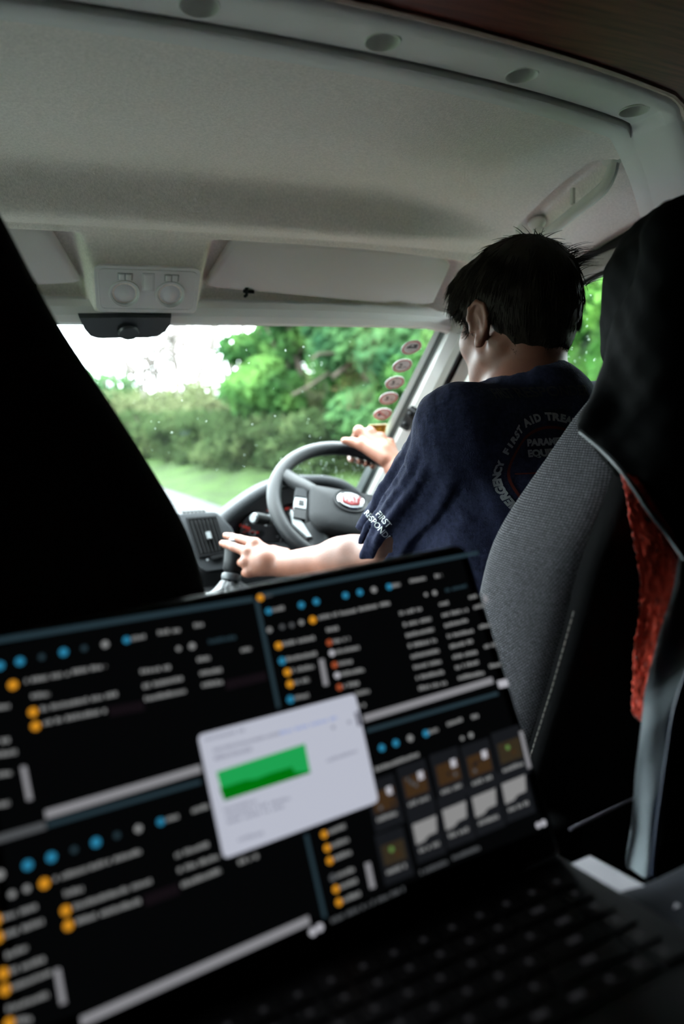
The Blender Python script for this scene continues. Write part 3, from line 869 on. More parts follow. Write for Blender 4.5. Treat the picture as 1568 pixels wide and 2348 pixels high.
# paler bushes and bare trees behind the hedge
BG = 'pale bushes behind the hedge'
B0 = shrub('pale_bush', (6.0, 25.5, .2), 1.7, 2.6, 6500, .10, LEAF_D, 41, 'pale yellow green bush beside the big tree', BG)
for k, (x, y, s, tx) in enumerate(((4.6, 27.0, .9, 'between hedge and bare trees'), (3.2, 29.0, .95, 'at the foot of the tallest bare tree'), (8.4, 23.5, 1.05, 'behind the large green tree'), (5.6, 30.5, 1.1, 'behind the bare trees'), (7.0, 20.8, .95, 'overhanging the hedge'))):
    copy_tree(B0, (x, y, .2), k * 1.1 + .5, s, 'pale yellow green bush ' + tx)
G0 = shrub('green_bush', (2.6, 30.0, .2), 1.6, 3.3, 6000, .10, LEAF_B, 43, 'mid green bush by the edge of the passenger seat', 'green bushes behind the hedge')
copy_tree(G0, (1.6, 34.0, .2), 1.9, 1.05, 'mid green bush farthest along the road')
for k, (x, y, h, tx) in enumerate(((5.0, 26.6, 6.0, 'tallest bare tree rising into the white sky'), (3.9, 28.2, 4.8, 'bare tree left of the tallest one'), (6.4, 25.2, 5.0, 'bare tree beside the leafy tree'), (3.1, 30.5, 3.7, 'small bare tree near the passenger seat edge'))):
    g_ = np.random.default_rng(60 + k); t = thing('bare_tree', (x, y, .2), tx, 'tree', 'bare trees behind the hedge')
    mb = MB(); branchy(mb, (x, y, .2), (0, 0, 1), .13, h * .70, 3, g_, .30, .045, .05)
    branchy(mb, (x + .3, y, .2), (.15, 0, 1), .11, h * .62, 3, g_, .30, .045, .05); mb.out('branches', TWIG, t)

# ================================================================== fittings on roof and glass
# ---------------- sun visors
def visor(mr, label):
    f = (lambda P: mir(P)) if mr else (lambda P: np.asarray(P, float))
    out2 = rounded([(.345, .02), (.735, .02), (.790, .12), (.782, .80), (.742, .835), (.700, .80), (.665, .86), (.345, .74), (.300, .70)], [.05, .05, .05, .03, .03, .03, .02, .05, .03], 6)
    # (x, t) outline -> slab
    t = thing('sun_visor', f(slope_pt(.55, .9)), label, 'sun visor', 'sun visors')
    def slab(o0, o1, inset):
        c = np.mean(out2, 0); rings = []
        for o, i in ((o0, inset), (o0 + .004, 0), (o1 - .005, 0), (o1 - .0015, inset * .5), (o1, inset * 1.6)):
            rings.append([f(slope_pt(c[0] + (p[0] - c[0]) * (1 - i / .22), c[1] + (p[1] - c[1]) * (1 - i / .055), o)) for p in out2])
        return rings
    o = MB().loft(slab(-.022, -.002, .004)).out('visor_flap', VISORVINYL, t, ang=60); fix_normals(o)
    # clip at the inner end
    a = slope_pt(.372, .745, .001); b = slope_pt(.392, .75, .001)
    fix_normals(MB().tube([f(a), f(b)], .0032, 8).out('pivot_pin', DARKPLA, t))
    fix_normals(MB().tube([f(slope_pt(.378, .70, .0)), f(slope_pt(.378, .79, .004)), f(slope_pt(.378, .84, -.004))], .003, 8).out('clip_hook', DASHPLA, t))
    return t
visor(False, 'grey vinyl sun visor folded up above the driver')
visor(True, 'grey vinyl sun visor folded up above the passenger, left of the roof console')

# ---------------- roof console with two reading lights
con = thing('roof_console', slope_pt(XC, .7, .02), 'pale grey roof console with two round reading lights above the windscreen', 'ceiling light')
def cpt(u, v, off):      # u across (m), v 0..1 down the slope (.36..1.0)
    return slope_pt(XC + u, .34 + v * .62, .0185 + off)
def crect(w, v0, v1, r, o0, o1, bevel=.0015, n=5):
    hgt = .086
    pts = rounded([(-w, v0 * hgt), (w, v0 * hgt), (w * .965, v1 * hgt), (-w * .965, v1 * hgt)], r, n)
    c = np.mean(pts, 0); rings = []
    for o, ins in ((o0, 0), (o1 - bevel, 0), (o1, bevel)):
        rings.append([cpt(p[0] * (1 - ins / w), (c[1] + (p[1] - c[1]) * (1 - ins / (.5 * hgt * (v1 - v0) + 1e-6))) / hgt, o) for p in pts])
    return MB().loft(rings)
CONPLA = mat('console_plastic', (.66, .65, .66), .35, .5)
fix_normals(crect(.088, 0, 1.02, .013, -.002, .0012, .001).out('console_back', CONPLA, con))
def con_plate(o0, o1):
    hgt = .086; bm = bmesh.new(); es = []
    def loop(pts):
        vs = [bm.verts.new((p[0], p[1], 0)) for p in pts]; es.extend(bm.edges.new((vs[i], vs[(i + 1) % len(vs)])) for i in range(len(vs)))
    loop(rounded([(-.088, 0), (.088, 0), (.085, 1.02 * hgt), (-.085, 1.02 * hgt)], .013, 5))
    for sx in (-1, 1): loop([(sx * .0385 + .0245 * cos(a), .60 * hgt + .0245 * sin(a)) for a in np.linspace(0, 2 * pi, 32, endpoint=False)])
    bmesh.ops.triangle_fill(bm, use_beauty=True, use_dissolve=False, edges=es)
    r = bmesh.ops.extrude_face_region(bm, geom=bm.faces[:])
    for v in r['geom']:
        if isinstance(v, bmesh.types.BMVert): v.co.z = 1
    bm.verts.index_update(); P = [cpt(v.co.x, v.co.y / hgt, o1 if v.co.z > .5 else o0) for v in bm.verts]; Fs = [[v.index for v in f.verts] for f in bm.faces]; bm.free()
    return MB().add(P, Fs)
fix_normals(con_plate(.0008, .0080).out('face_plate', CONPLA, con, ang=30))
fix_normals(MB().tube([cpt(p[0], p[1] / .086, .0080) for p in rounded([(-.082, .006), (.082, .006), (.079, .081), (-.079, .081)], .011, 6)], .0011, 6, closed=True).out('face_bead', CONPLA, con))
LENS = mat('reading_light_lens', (.72, .73, .74), .18, .5)
for sx in (-1, 1):
    cx = sx * .0385; rr = .0245
    def cring(r, o): return [cpt(cx + r * cos(a), .60 + r * sin(a) / .086, o) for a in np.linspace(0, 2 * pi, 32, endpoint=False)]
    rl = MB().loft([cring(rr + .002, .0075), cring(rr + .0015, .0105), cring(rr - .001, .0105), cring(rr - .0015, .0085), cring(rr - .003, .0082)], cap=False).out('reading_light', CONPLA, con)
    fix_normals(rl)
    fix_normals(MB().loft([cring(rr - .003, .0084), cring(rr - .0042, .0030), cring(rr * .72, .0048), cring(rr * .35, .0072), cring(.0005, .0078)], cap=False).out('lens', LENS, rl))
    sw = crect(.0130, .14, .30, .002, .0078, .0088, .0005); sw.v = [tuple(np.array(p) + np.array((cx, 0, 0))) for p in sw.v]
    so = fix_normals(sw.out('rocker_switch', mat('switch_grey', (.30, .30, .31), .4, .5), con))
    for q in (-1, 1):
        kn = crect(.0045, .15, .28, .0015, .0085, .0115, .001); kn.v = [tuple(np.array(p) + np.array((cx + q * .0055, 0, 0))) for p in kn.v]
        fix_normals(kn.out('switch_key', CONPLA, so))
fix_normals(crect(.0105, .13, .52, .002, .0078, .0095, .0008).out('centre_button', mat('button_grey', (.58, .57, .58), .4, .4), con))
fix_normals(crect(.0075, .16, .49, .0015, .0093, .0100, .0005).out('button_face', CONPLA, con))

# ---------------- black sensor housing behind the glass top
c0 = at_y(285, 742, 1.348)
sh = thing('sensor_housing', c0, 'black sensor housing behind the top of the windscreen under the roof console', 'sensor')
def spt(px, py, o=0.0):
    p = ws_hit(px, py); return p + ws_frame(p)[2] * o
pts = [(178, 716), (392, 716), (390, 732), (378, 748), (362, 758), (340, 762), (220, 763), (204, 758), (190, 742)]
fix_normals(MB().loft([[spt(*p, .002) for p in pts], [spt(285 + (p[0] - 285) * .98, p[1], .012) for p in pts]]).out('housing', mat('housing_black', (.012, .016, .018), .35, .5), sh, ang=30))
p = spt(292, 744, .017); n_ = ws_frame(p)[2]
fix_normals(MB().disc_prism(p, n_, .0185, .004, 28, .017).out('sensor_cap', mat('sensor_cap_black', (.02, .024, .027), .3, .5), sh))

# ---------------- stickers on the glass
STW = mat('sticker_white', (.62, .60, .62), .5, .3); STR = mat('sticker_red', (.40, .035, .025), .5, .3)
STK = mat('sticker_black', (.012, .012, .014), .5, .3); STY = mat('sticker_yellow', (.62, .33, .02), .5, .3)
def on_glass(c, du, dv, nn, o):
    return lambda u, v: c + du * u + dv * v + nn * o
def sticker(px, py, label, draw, r=.0235):
    c = ws_hit(px, py); du, dv, nn = ws_frame(c)
    nn = nn
    L = lambda o: on_glass(c, du, dv, nn, o)
    t = thing('warning_sticker', c, label, 'sticker', 'round warning stickers on the windscreen')
    ci = lambda rr, o: [L(o)(rr * cos(a), rr * sin(a)) for a in np.linspace(0, 2 * pi, 40, endpoint=False)]
    fix_normals(MB().loft([ci(r, .0006), ci(r, .0012)]).out('backing', STW, t, smooth=False))
    fix_normals(MB().loft([ci(r * .90, .0012), ci(r * .90, .0015), ci(r * .78, .0015), ci(r * .78, .0012)], closed=True).out('red_ring', STR, t, smooth=False))
    def glyph(s, size, u, v, name='lettering', bold=.0):
        Vt, Ft = text_geo(s, size, 'CENTER', bold)
        o = new_obj(name, [L(.0016)(u + a, v + b) for a, b in Vt], Ft, STK, t, smooth=False); return o
    def poly(pts, name, m=STK, o=.0016):
        return new_obj(name, [L(o)(a, b) for a, b in pts], [tuple(range(len(pts)))], m, t, smooth=False)
    draw(glyph, poly, r)
    return t
def st_truck(g, p, r):
    p([(-.011, .000), (-.011, .004), (-.007, .006), (-.006, .0105), (.013, .0105), (.013, .000)], 'vehicle_body')
    p([(-.004, .0045), (-.003, .0085), (.003, .0085), (.003, .0045)], 'vehicle_window', STW, .0019)
    p([(-.012, -.003), (-.012, .0), (.014, .0), (.014, -.003)], 'vehicle_chassis')
    g('- 6,0m -', .0062, 0, -.009)
def st_num(txt, small, arrows):
    def d(g, p, r):
        g(txt, .021, -.005, .0, 'numeral', .0006); g(small, .0085, .0075, -.0045, 'small_numeral', .0002)
        if arrows == 'h':
            for s in (-1, 1): p([(s * r * .86, .003), (s * r * .70, 0), (s * r * .86, -.003)][::s], 'arrow')
        if arrows == 'v':
            for s in (-1, 1): p([(-.003, s * r * .88), (0, s * r * .68), (.003, s * r * .88)][::s], 'arrow')
    return d
def st_no(g, p, r):
    p([(-.013, .004), (-.013, -.004), (-.009, -.008), (-.004, -.004), (.013, -.001), (.013, .0), (-.004, -.002), (-.006, .004), (-.009, .008)], 'trailer_mark', mat('sticker_grey', (.12, .11, .13), .5, .3))
    a = radians(-45); c_, s_ = cos(a), sin(a); w = .0016; l = r * .84
    p([(-l * c_ - w * s_, -l * s_ + w * c_), (-l * c_ + w * s_, -l * s_ - w * c_), (l * c_ + w * s_, l * s_ - w * c_), (l * c_ - w * s_, l * s_ + w * c_)], 'red_bar', STR, .0019)
sticker(943, 796, 'round red bordered sticker with a black motorhome, topmost of the row', st_truck)
sticker(922, 838, 'round red bordered sticker reading 2 with side arrows', st_num('2', ',3m', 'h'))
sticker(905, 877, 'round red bordered sticker reading 3 with arrows above and below', st_num('3', ',1m', 'v'))
sticker(891, 913, 'round red bordered sticker reading 3 without arrows', st_num('3', ',5t', ''))
sticker(877, 949, 'round red bordered sticker with a diagonal red bar above the yellow one', st_no)
c = ws_hit(864, 987); du, dv, nn = ws_frame(c)
yt = thing('notice_sticker', c, 'square yellow notice sticker with dark print below the round stickers', 'sticker')
W2, H2 = .0235, .027
fix_normals(MB().loft([[c + du * a * W2 + dv * b * H2 + nn * o for a, b in ((-1, -1), (1, -1), (1, 1), (-1, 1))] for o in (.0006, .0012)]).out('backing', mat('sticker_cream', (.62, .55, .36), .5, .3), yt, smooth=False))
new_obj('yellow_panel', [c + du * a * W2 * .93 + dv * b * H2 * .93 + nn * .0014 for a, b in ((-1, -1), (1, -1), (1, 1), (-1, 1))], [(0, 1, 2, 3)], STY, yt, smooth=False)
YPR = mat('notice_print', (.10, .05, .01), .6, .2)
rg = np.random.default_rng(9)
bars = [(-.8, .62, .85, .80), (-.8, .42, .1, .52), (-.8, .24, .2, .32), (.45, .18, .75, .48)] + [(.3, -.8 + k * .16, .75, -.73 + k * .16) for k in range(6)] + [(-.75, -.85 + k * .2, -.75 + rg.uniform(.3, .8), -.80 + k * .2) for k in range(5)]
for b in bars:
    new_obj('print_line', [c + du * a * W2 + dv * q * H2 + nn * .0017 for a, q in ((b[0], b[1]), (b[2], b[1]), (b[2], b[3]), (b[0], b[3]))], [(0, 1, 2, 3)], YPR, yt, smooth=False)

# rain on the lower windscreen
mb = MB(); rg = np.random.default_rng(15)
for k in range(150):
    if k < 90: p = ws_hit(rg.uniform(640, 850), rg.uniform(1035, 1110))
    else: p = ws_hit(rg.uniform(330, 990), rg.uniform(740, 1100))
    r = rg.uniform(.0005, .0013); mb.ellipsoid(p + ws_frame(p)[2] * .0004, (r, r, r), None, 7, 5)
o = mb.out('rain_drops', MATS['drop'], window1, ang=0); o['kind'] = 'stuff'

# ---------------- ceiling grab handle
ga = np.array((.885, 1.115)); gb = np.array((.835, .880))
gh = thing('grab_handle', (*((ga + gb) / 2), float(ceil_z(.86, 1.0)) - .03), 'pale grey folding grab handle in a recess of the headliner above the driver', 'handle')
gd = unit(gb - ga); gn = np.array((-gd[1], gd[0])); gl = np.linalg.norm(gb - ga)
def gpt(u, w, o):       # u along, w across, o below headliner
    q = ga + gd * u + gn * w; return np.array((q[0], q[1], float(ceil_z(q[0], q[1])) - o))
pth = [gpt(-.006, .010, -.010), gpt(.002, .012, .006), gpt(.028, .014, .019), gpt(gl * .5, .015, .023), gpt(gl - .033, .014, .019), gpt(gl - .004, .012, .006), gpt(gl + .006, .010, -.010)]
fix_normals(MB().tube(smooth_path(pth, 5), .0082, 12, flat=1.35).out('grip', LIGHTPLA, gh))
for u_ in (-.004, gl + .004):
    fix_normals(MB().ellipsoid(gpt(u_, .010, -.014), (.014, .020, .012)).out('hinge_cap', LIGHTPLA, gh))
fix_normals(MB().box((-.003, -.004, -.016), (.003, .004, .010), .0012, 2, None, gpt(gl * .52, .010, -.004)).out('coat_hook', LIGHTPLA, gh))

# ---------------- black bracket on the driver's pillar
pl0, pl1 = L3, L4
def on_pillar(px, py, o=0.0):
    p0, p1, p2 = L3[0], L3[1], L4[0]; n_ = unit(np.cross(p1 - p0, p2 - p0)); n_ = n_ if n_[1] < 0 else -n_
    r = ray(px, py); return CAM + r * (((p0 - CAM) @ n_) / (r @ n_)) + n_ * o
bk = thing('pillar_bracket', on_pillar(942, 957), 'small black plastic bracket with two bosses on the driver pillar', 'bracket')
q = [(944, 929), (965, 942), (941, 986), (921, 975)]
q = rounded(q, 4, 3)
fix_normals(MB().loft([[on_pillar(a, b, -.004) for a, b in q], [on_pillar(a, b, .010) for a, b in q], [on_pillar(942 + (a - 942) * .9, 957 + (b - 957) * .93, .013) for a, b in q]]).out('plate', DARKPLA, bk))
for px, py in ((949, 946), (937, 969)):
    c = on_pillar(px, py, .010); n_ = unit(on_pillar(px, py, .02) - c)
    fix_normals(MB().disc_prism(c, n_, .0095, .010, 16, .007).out('boss', DARKPLA, bk))
    fix_normals(MB().disc_prism(c + n_ * .0098, n_, .0035, .0012, 10).out('screw', DASHPLA, bk))
# ================================================================== dashboard, steering wheel, gear lever
dash = thing('dashboard', (XC, 1.85, .95), 'dark grey plastic dashboard with instrument hood and slatted air vents', 'dashboard')
DZ = 1.548
prof = [(2.16, DZ + .014), (1.95, DZ + .012), (1.80, DZ + .004), (1.70, DZ - .01), (1.655, DZ - .03), (1.64, DZ - .07), (1.66, 1.40), (1.70, 1.25), (1.80, 1.12), (2.16, 1.05)]
rings = [[np.array((x, y, z)) for y, z in prof] for x in np.linspace(XC - .86, XC + .86, 30)]
fix_normals(MB().loft(rings).out('dash_body', DASHPLA, dash, ang=35))
# passenger side raised top and small dome
fix_normals(MB().ellipsoid(at_y(446, 1183, 1.80), (.026, .03, .020)).out('dome', mat('dome_navy', (.03, .045, .08), .5, .3), dash))
# --- centre stack with the air vent
def P_v(px, py): return at_y(px, py, 1.60 - (py - 1180) * .00048)
face = rounded([(398, 1181), (496, 1174), (536, 1215), (552, 1300), (470, 1312), (440, 1262)], [6, 8, 12, 12, 8, 10], 4)
fa = [P_v(*p) for p in face]; cc = np.mean(fa, 0)
fix_normals(MB().loft([[p + np.array((0, .24, -.02)) for p in fa], [p + np.array((0, .012, 0)) for p in fa], [p + np.array((0, .004, 0)) for p in fa], [cc + (p - cc) * .97 for p in fa]]).out('centre_stack', DASHPLA, dash, ang=45))
# widened lower stack, hidden by the seat and lap
fix_normals(MB().box((-.08, 1.62, 1.10), (.42, 1.80, 1.545), .02, 3).out('stack_body', DASHDARK, dash))
fix_normals(MB().box((-.03, 1.585, 1.20), (.40, 1.66, 1.53), .02, 3).out('stack_front', DASHDARK, dash))
vt = [(432, 1193), (493, 1188), (516, 1262), (458, 1273)]
def vpt(u, v, o):       # bilinear on vent opening, o towards the cab
    a = np.array(vt[0]) * (1 - u) + np.array(vt[1]) * u; b = np.array(vt[3]) * (1 - u) + np.array(vt[2]) * u
    return P_v(*(a * (1 - v) + b * v)) + np.array((0, -1, .45)) * o
vb = fix_normals(MB().loft([[vpt(*q, .0006) for q in ((0, 0), (1, 0), (1, 1), (0, 1))], [vpt(*q, .0016) for q in ((.01, .01), (.99, .01), (.99, .99), (.01, .99))]]).out('vent_opening', BLACKGAP, dash, smooth=False))
k4 = [(0, 0), (1, 0), (1, 1), (0, 1)]
ring_o = lambda e, o: [vpt(.5 + (u - .5) * (1 + e), .5 + (v - .5) * (1 + e), o) for u, v in k4]
fix_normals(MB().loft([ring_o(.14, .0), ring_o(.12, .004), ring_o(.03, .004), ring_o(.0, .0008)], cap=False).out('vent_frame', DASHDARK, dash, ang=20))
for k in range(7):
    u = (k + .5) / 7; w = .022
    fix_normals(MB().loft([[vpt(u - w, v, .001), vpt(u + w, v, .001), vpt(u + w * .4, v, .0085), vpt(u - w * .4, v, .0085)] for v in (.02, .35, .7, .98)]).out('slat', mat('slat_plastic', (.012, .0125, .0135), .4, .3), dash))
fix_normals(MB().loft([[vpt(.44 + a, .42 + b, o) for a, b in ((0, 0), (.16, 0), (.16, .2), (0, .2))] for o in (.006, .012, .0135)]).out('vent_tab', SATIN, dash))
fix_normals(MB().loft([[vpt(.36 + a, 1.10 + b, o) for a, b in ((0, 0), (.52, -.01), (.50, .10), (.04, .11))] for o in (.001, .006)]).out('vent_thumbwheel', DASHDARK, dash))
for k in range(8):
    fix_normals(MB().loft([[vpt(.40 + k * .058 + a, 1.105 + b, o) for a, b in ((0, 0), (.03, 0), (.03, .09), (0, .09))] for o in (.005, .008)]).out('thumbwheel_rib', DARKPLA, dash))
fix_normals(MB().disc_prism(vpt(.22, 1.17, .001), (0, -1, .3), .0028, .0015, 12).out('marker_dot', mat('marker_white', (.2, .21, .22), .5, .3), dash))
for k in range(6):      # defroster slots on top of the stack
    a = P_v(424 + k * 9, 1177 - k * .6) + np.array((0, .014, .001))
    fix_normals(MB().box((-.0028, -.010, -.001), (.0028, .010, .0012), 0, 1, None, a).out('top_slot', BLACKGAP, dash, smooth=False))
# --- instrument hood
hp_ = [(505, 1200), (517, 1188), (545, 1166), (585, 1138), (625, 1117), (665, 1106), (705, 1102), (745, 1103), (785, 1113), (815, 1135), (830, 1160)]
arch = smooth_path([at_y(px, py, 1.66 + .03 * sin(pi * k / 10)) for k, (px, py) in enumerate(hp_)], 4)
fix_normals(MB().tube(arch, .0145, 12).out('hood_rim', DASHPLA, dash))
rings = []
for p in arch:
    rings.append([p + np.array((0, 0, .013)), p + np.array((0, .08, .008)), np.array((p[0], 1.86, DZ + (p[2] - DZ) * .45)), np.array((p[0], 1.99, DZ + .005))])
fix_normals(MB().loft(rings, cap=False, ring_closed=False).out('hood_top', DASHPLA, dash))
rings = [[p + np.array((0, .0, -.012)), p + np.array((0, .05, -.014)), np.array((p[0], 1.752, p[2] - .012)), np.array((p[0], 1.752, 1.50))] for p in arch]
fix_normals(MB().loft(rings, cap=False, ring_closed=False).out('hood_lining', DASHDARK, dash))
# instrument panel
PANELM = mat('instrument_face', (.022, .020, .022), .35, .5)
ip = fix_normals(MB().loft([[p + np.array((0, 1.742 - p[1], -.014)) for p in arch[::4]] + [np.array((.82, 1.742, 1.46)), np.array((.39, 1.742, 1.46))], [p + np.array((0, 1.75 - p[1], -.014)) for p in arch[::4]] + [np.array((.82, 1.75, 1.46)), np.array((.39, 1.75, 1.46))]]).out('instrument_panel', PANELM, dash))
def dial(px, py, r, marks):
    c = at_y(px, py, 1.732)
    nn = np.array((0, -1, .0)); ring = lambda rr, o: [c + np.array((rr * cos(a), -o, rr * sin(a))) for a in np.linspace(0, 2 * pi, 48, endpoint=False)]
    d = fix_normals(MB().loft([ring(r, 0), ring(r, .012), ring(r - .004, .013), ring(r - .006, .001)], cap=False).out('dial_ring', mat('dial_ring_black', (.05, .05, .055), .25, .5), dash))
    fix_normals(MB().loft([ring(r - .0055, .0008), ring(.0005, .001)], cap=False).out('dial_face', PANELM, d))
    for k in range(11):
        a = radians(225 - 27 * k); u = np.array((cos(a), 0, sin(a))); v = np.array((-sin(a), 0, cos(a)))
        q = [c + u * (r * .80) + v * s_ * .0009 for s_ in (-1, 1)] + [c + u * (r * .72) + v * s_ * .0009 for s_ in (1, -1)]
        new_obj('tick', [p + np.array((0, -.0022, 0)) for p in q], [(0, 1, 2, 3)], WHITEPRINT if k % 2 else REDMARK, d, smooth=False)
    a = radians(marks); u = np.array((cos(a), 0, sin(a)))
    fix_normals(MB().tube([c + np.array((0, -.004, 0)), c + u * r * .7 + np.array((0, -.004, 0))], [.002, .0007], 6).out('needle', REDMARK, d))
    fix_normals(MB().disc_prism(c + np.array((0, -.002, 0)), nn, .008, .005, 20).out('needle_hub', DARKPLA, d))
dial(598, 1222, .060, 165); dial(690, 1195, .052, 120); dial(770, 1205, .045, 200)
c = at_y(578, 1222, 1.728); ringf = lambda rr, o: [c + np.array((rr * cos(a), -o, rr * sin(a))) for a in np.linspace(0, 2 * pi, 24, endpoint=False)]
fix_normals(MB().loft([ringf(.0085, 0), ringf(.0085, .004), ringf(.0065, .004), ringf(.0065, 0)], closed=True).out('trip_button_ring', SATIN, dash))
def red_word(px, py, w, h):
    for k in range(4):
        c = at_y(px + k * w * .28, py + k * h, 1.724); s_ = w * .0011
        new_obj('red_figure', [c + np.array(q) for q in ((0, 0, 0), (s_ * .22, 0, 0), (s_ * .22, 0, .0065), (0, 0, .0065))], [(0, 1, 2, 3)], REDMARK, dash, smooth=False)
red_word(550, 1208, 22, 2.2); red_word(612, 1175, 14, 2); red_word(654, 1170, 18, -.8)
# steering column shroud and stalk
fix_normals(MB().loft([[np.array((.64 + a * .06 * s_, y, z + b * .045 * s_)) for a, b in ((-1, -1), (1, -1), (1, 1), (-1, 1))] for y, z, s_ in ((1.50, 1.62, 1), (1.56, 1.585, 1.15), (1.72, 1.50, 1.3))]).out('column_shroud', DASHDARK, dash, ang=30))
sa, sb = at_d(583, 1188, 1.575), at_d(655, 1200, 1.66)
st = fix_normals(MB().tube([sa, sa * .72 + sb * .28, sa * .6 + sb * .4, sb], [.0135, .0135, .011, .010], 14).out('wiper_stalk', DARKPLA, dash))
ax = unit(sa - sb)
fix_normals(MB().disc_prism(sa - ax * .001, ax, .0128, .006, 18, .010).out('stalk_cap', mat('stalk_cap_grey', (.07, .08, .085), .35, .5), st))
fix_normals(MB().tube([sa * .62 + sb * .38, sa * .50 + sb * .50], .0135, 14).out('stalk_ring', mat('stalk_ring_grey', (.06, .065, .07), .35, .5), st))
# right end of the dash with its own vent
fix_normals(MB().box((.80, 1.66, 1.52), (1.02, 1.90, DZ + .062), .03, 4).out('driver_end_pod', DASHPLA, dash))
for k in range(4):
    fix_normals(MB().box((.86, 1.70 + k * .03, DZ + .061), (.98, 1.71 + k * .03, DZ + .067), .002).out('end_vent_slat', DARKPLA, dash))

# ---------------- steering wheel
WC = np.array((.641, 1.45, 1.665)); WT = radians(47.2); WR = radians(-20)
_e1 = np.array((1.0, 0, 0)); _e2 = np.array((0, sin(WT), cos(WT))); WN = np.array((0, -cos(WT), sin(WT)))
WU = cos(WR) * _e1 + sin(WR) * _e2; WV = -sin(WR) * _e1 + cos(WR) * _e2
def wpt(u, v, o=0.0): return WC + WU * u + WV * v + WN * o
RIM = .181
sw = thing('steering_wheel', wpt(0, -.19), 'dark grey steering wheel with oval chrome and red badge on its hub', 'steering wheel')
rim = [WC + RIM * (cos(a) * _e1 + sin(a) * _e2) for a in np.linspace(0, 2 * pi, 96, endpoint=False)]
fix_normals(MB().tube(rim, .0165, 16, closed=True, up=WN).out('rim', WHEELRUB, sw))
def spoke(p0, p1, w0, w1, name, m, o0=.0, o1=.012, th=.012):
    d = np.array(p1) - np.array(p0); nrm = np.array((-d[1], d[0])); nrm = nrm / np.linalg.norm(nrm); rings = []
    for t in np.linspace(0, 1, 7):
        c = np.array(p0) + d * t; w = w0 + (w1 - w0) * t + .012 * (1 - t) ** 3; o = o0 + (o1 - o0) * sstep(0, 1, t)
        sec = [(w, -.3), (w * .85, .6), (w * .4, 1), (-w * .4, 1), (-w * .85, .6), (-w, -.3), (0, -.8)]
        rings.append([wpt(c[0] + nrm[0] * a, c[1] + nrm[1] * a, o + b * th) for a, b in sec])
    return fix_normals(MB().loft(rings).out(name, m, sw, ang=50))
for s_ in (-1, 1):
    spoke((s_ * .176, .060), (s_ * .100, .008), .017, .022, 'upper_spoke', WHEELRUB)
    spoke((s_ * .062, -.162), (s_ * .085, -.085), .022, .028, 'lower_spoke', WHEELRUB, .0, .008)
    # silver inlay and switch pack
    fix_normals(MB().loft([[wpt(s_ * a, b, o) for a, b in ((.142, -.060), (.112, -.095), (.092, -.128), (.102, -.130), (.135, -.100))] for o in (.004, .017)]).out('spoke_inlay', SATIN, sw))
    for k, (v0, v1, m) in enumerate(((.004, -.022, DASHPLA), (-.025, -.056, SATIN), (-.059, -.085, DARKPLA))):
        b = fix_normals(MB().loft([[wpt(s_ * (.1095 + a * (1 - .04 * q)), v0 * (1 - bb) + v1 * bb, o) for a, bb in ((0, 0), (.026, .04), (.026, .98), (0, 1))] for q, o in ((0, .006), (0, .019), (1, .021))]).out('switch', m, sw))
        if k == 1: fix_normals(MB().loft([[wpt(s_ * a, bb, o) for a, bb in ((.115, -.034), (.126, -.034), (.126, -.047), (.115, -.047))] for o in (.019, .0225)]).out('switch_mark', DARKPLA, b))
hub = rounded([(-.108, .020), (.086, .022), (.092, -.075), (.055, -.112), (-.080, -.112), (-.104, -.085)], [.016, .016, .03, .025, .025, .02], 6)
hcn = np.mean(hub, 0)
hr = lambda k, o: [wpt(hcn[0] + (p[0] - hcn[0]) * k, hcn[1] + (p[1] - hcn[1]) * k, o) for p in hub]
HUBM = mat('hub_plastic', (.0088, .0094, .0102), .55, .10, bump=.3, bscale=700)
hubo = fix_normals(MB().loft([hr(.92, -.03), hr(1, -.004), hr(1, .016), hr(.975, .023), hr(.90, .029), hr(.6, .034), hr(.2, .036)]).out('hub', HUBM, sw, ang=60))
LC = (-.012, -.024)
fix_normals(MB().loft([[wpt(-.082 + a, v, o) for a in (-.0008, .0008)] + [wpt(-.082 + a, v, o - .004) for a in (.0008, -.0008)] for v, o in ((.014, .0265), (-.02, .0300), (-.07, .0285))]).out('hub_seam', BLACKGAP, hubo))
oval = lambda a_, b_, o: [wpt(LC[0] + a_ * cos(t), LC[1] + b_ * sin(t), o) for t in np.linspace(0, 2 * pi, 40, endpoint=False)]
fix_normals(MB().loft([oval(.041, .034, .031), oval(.039, .032, .0395), oval(.034, .028, .0385), oval(.031, .025, .036)], cap=False).out('badge_seat', mat('badge_seat', (.014, .0145, .0155), .5, .15), hubo))
bd = fix_normals(MB().loft([oval(.0315, .0255, .035), oval(.0315, .0255, .040), oval(.0285, .0225, .0425), oval(.027, .021, .0410)]).out('badge', CHROME, hubo))
sh_ = rounded([(-.0225, .0125), (.0225, .0125), (.0195, -.011), (.0, -.0165), (-.0195, -.011)], .005, 5)
fix_normals(MB().loft([[wpt(LC[0] + a * k, LC[1] + b * k, o) for a, b in sh_] for k, o in ((1, .0405), (1, .0425), (.96, .0430))]).out('badge_shield', mat('badge_red', (.13, .006, .008), .4, .2), bd))
V2, F2 = text_geo('FIAT', .0185, 'CENTER', .0003)
V2[:, 0] *= .86; V2[:, 1] *= 1.25
new_obj('badge_lettering', [wpt(LC[0] + a, LC[1] + b - .0005, .0440) for a, b in V2], F2, mat('badge_letter', (.26, .265, .27), .5, .2), bd, smooth=False)
ab = [(-.062, -.078), (.012, -.078), (.014, -.094), (-.060, -.094)]
fix_normals(MB().loft([[wpt(a, b, o) for a, b in ab] for o in (.028, .0325)]).out('airbag_plate', DASHDARK, hubo))
V2, F2 = text_geo('AIRBAG', .0125, 'CENTER')
new_obj('airbag_lettering', [wpt(-.024 + a, -.086 + b, .0330) for a, b in V2], F2, HUBM, hubo, smooth=False)

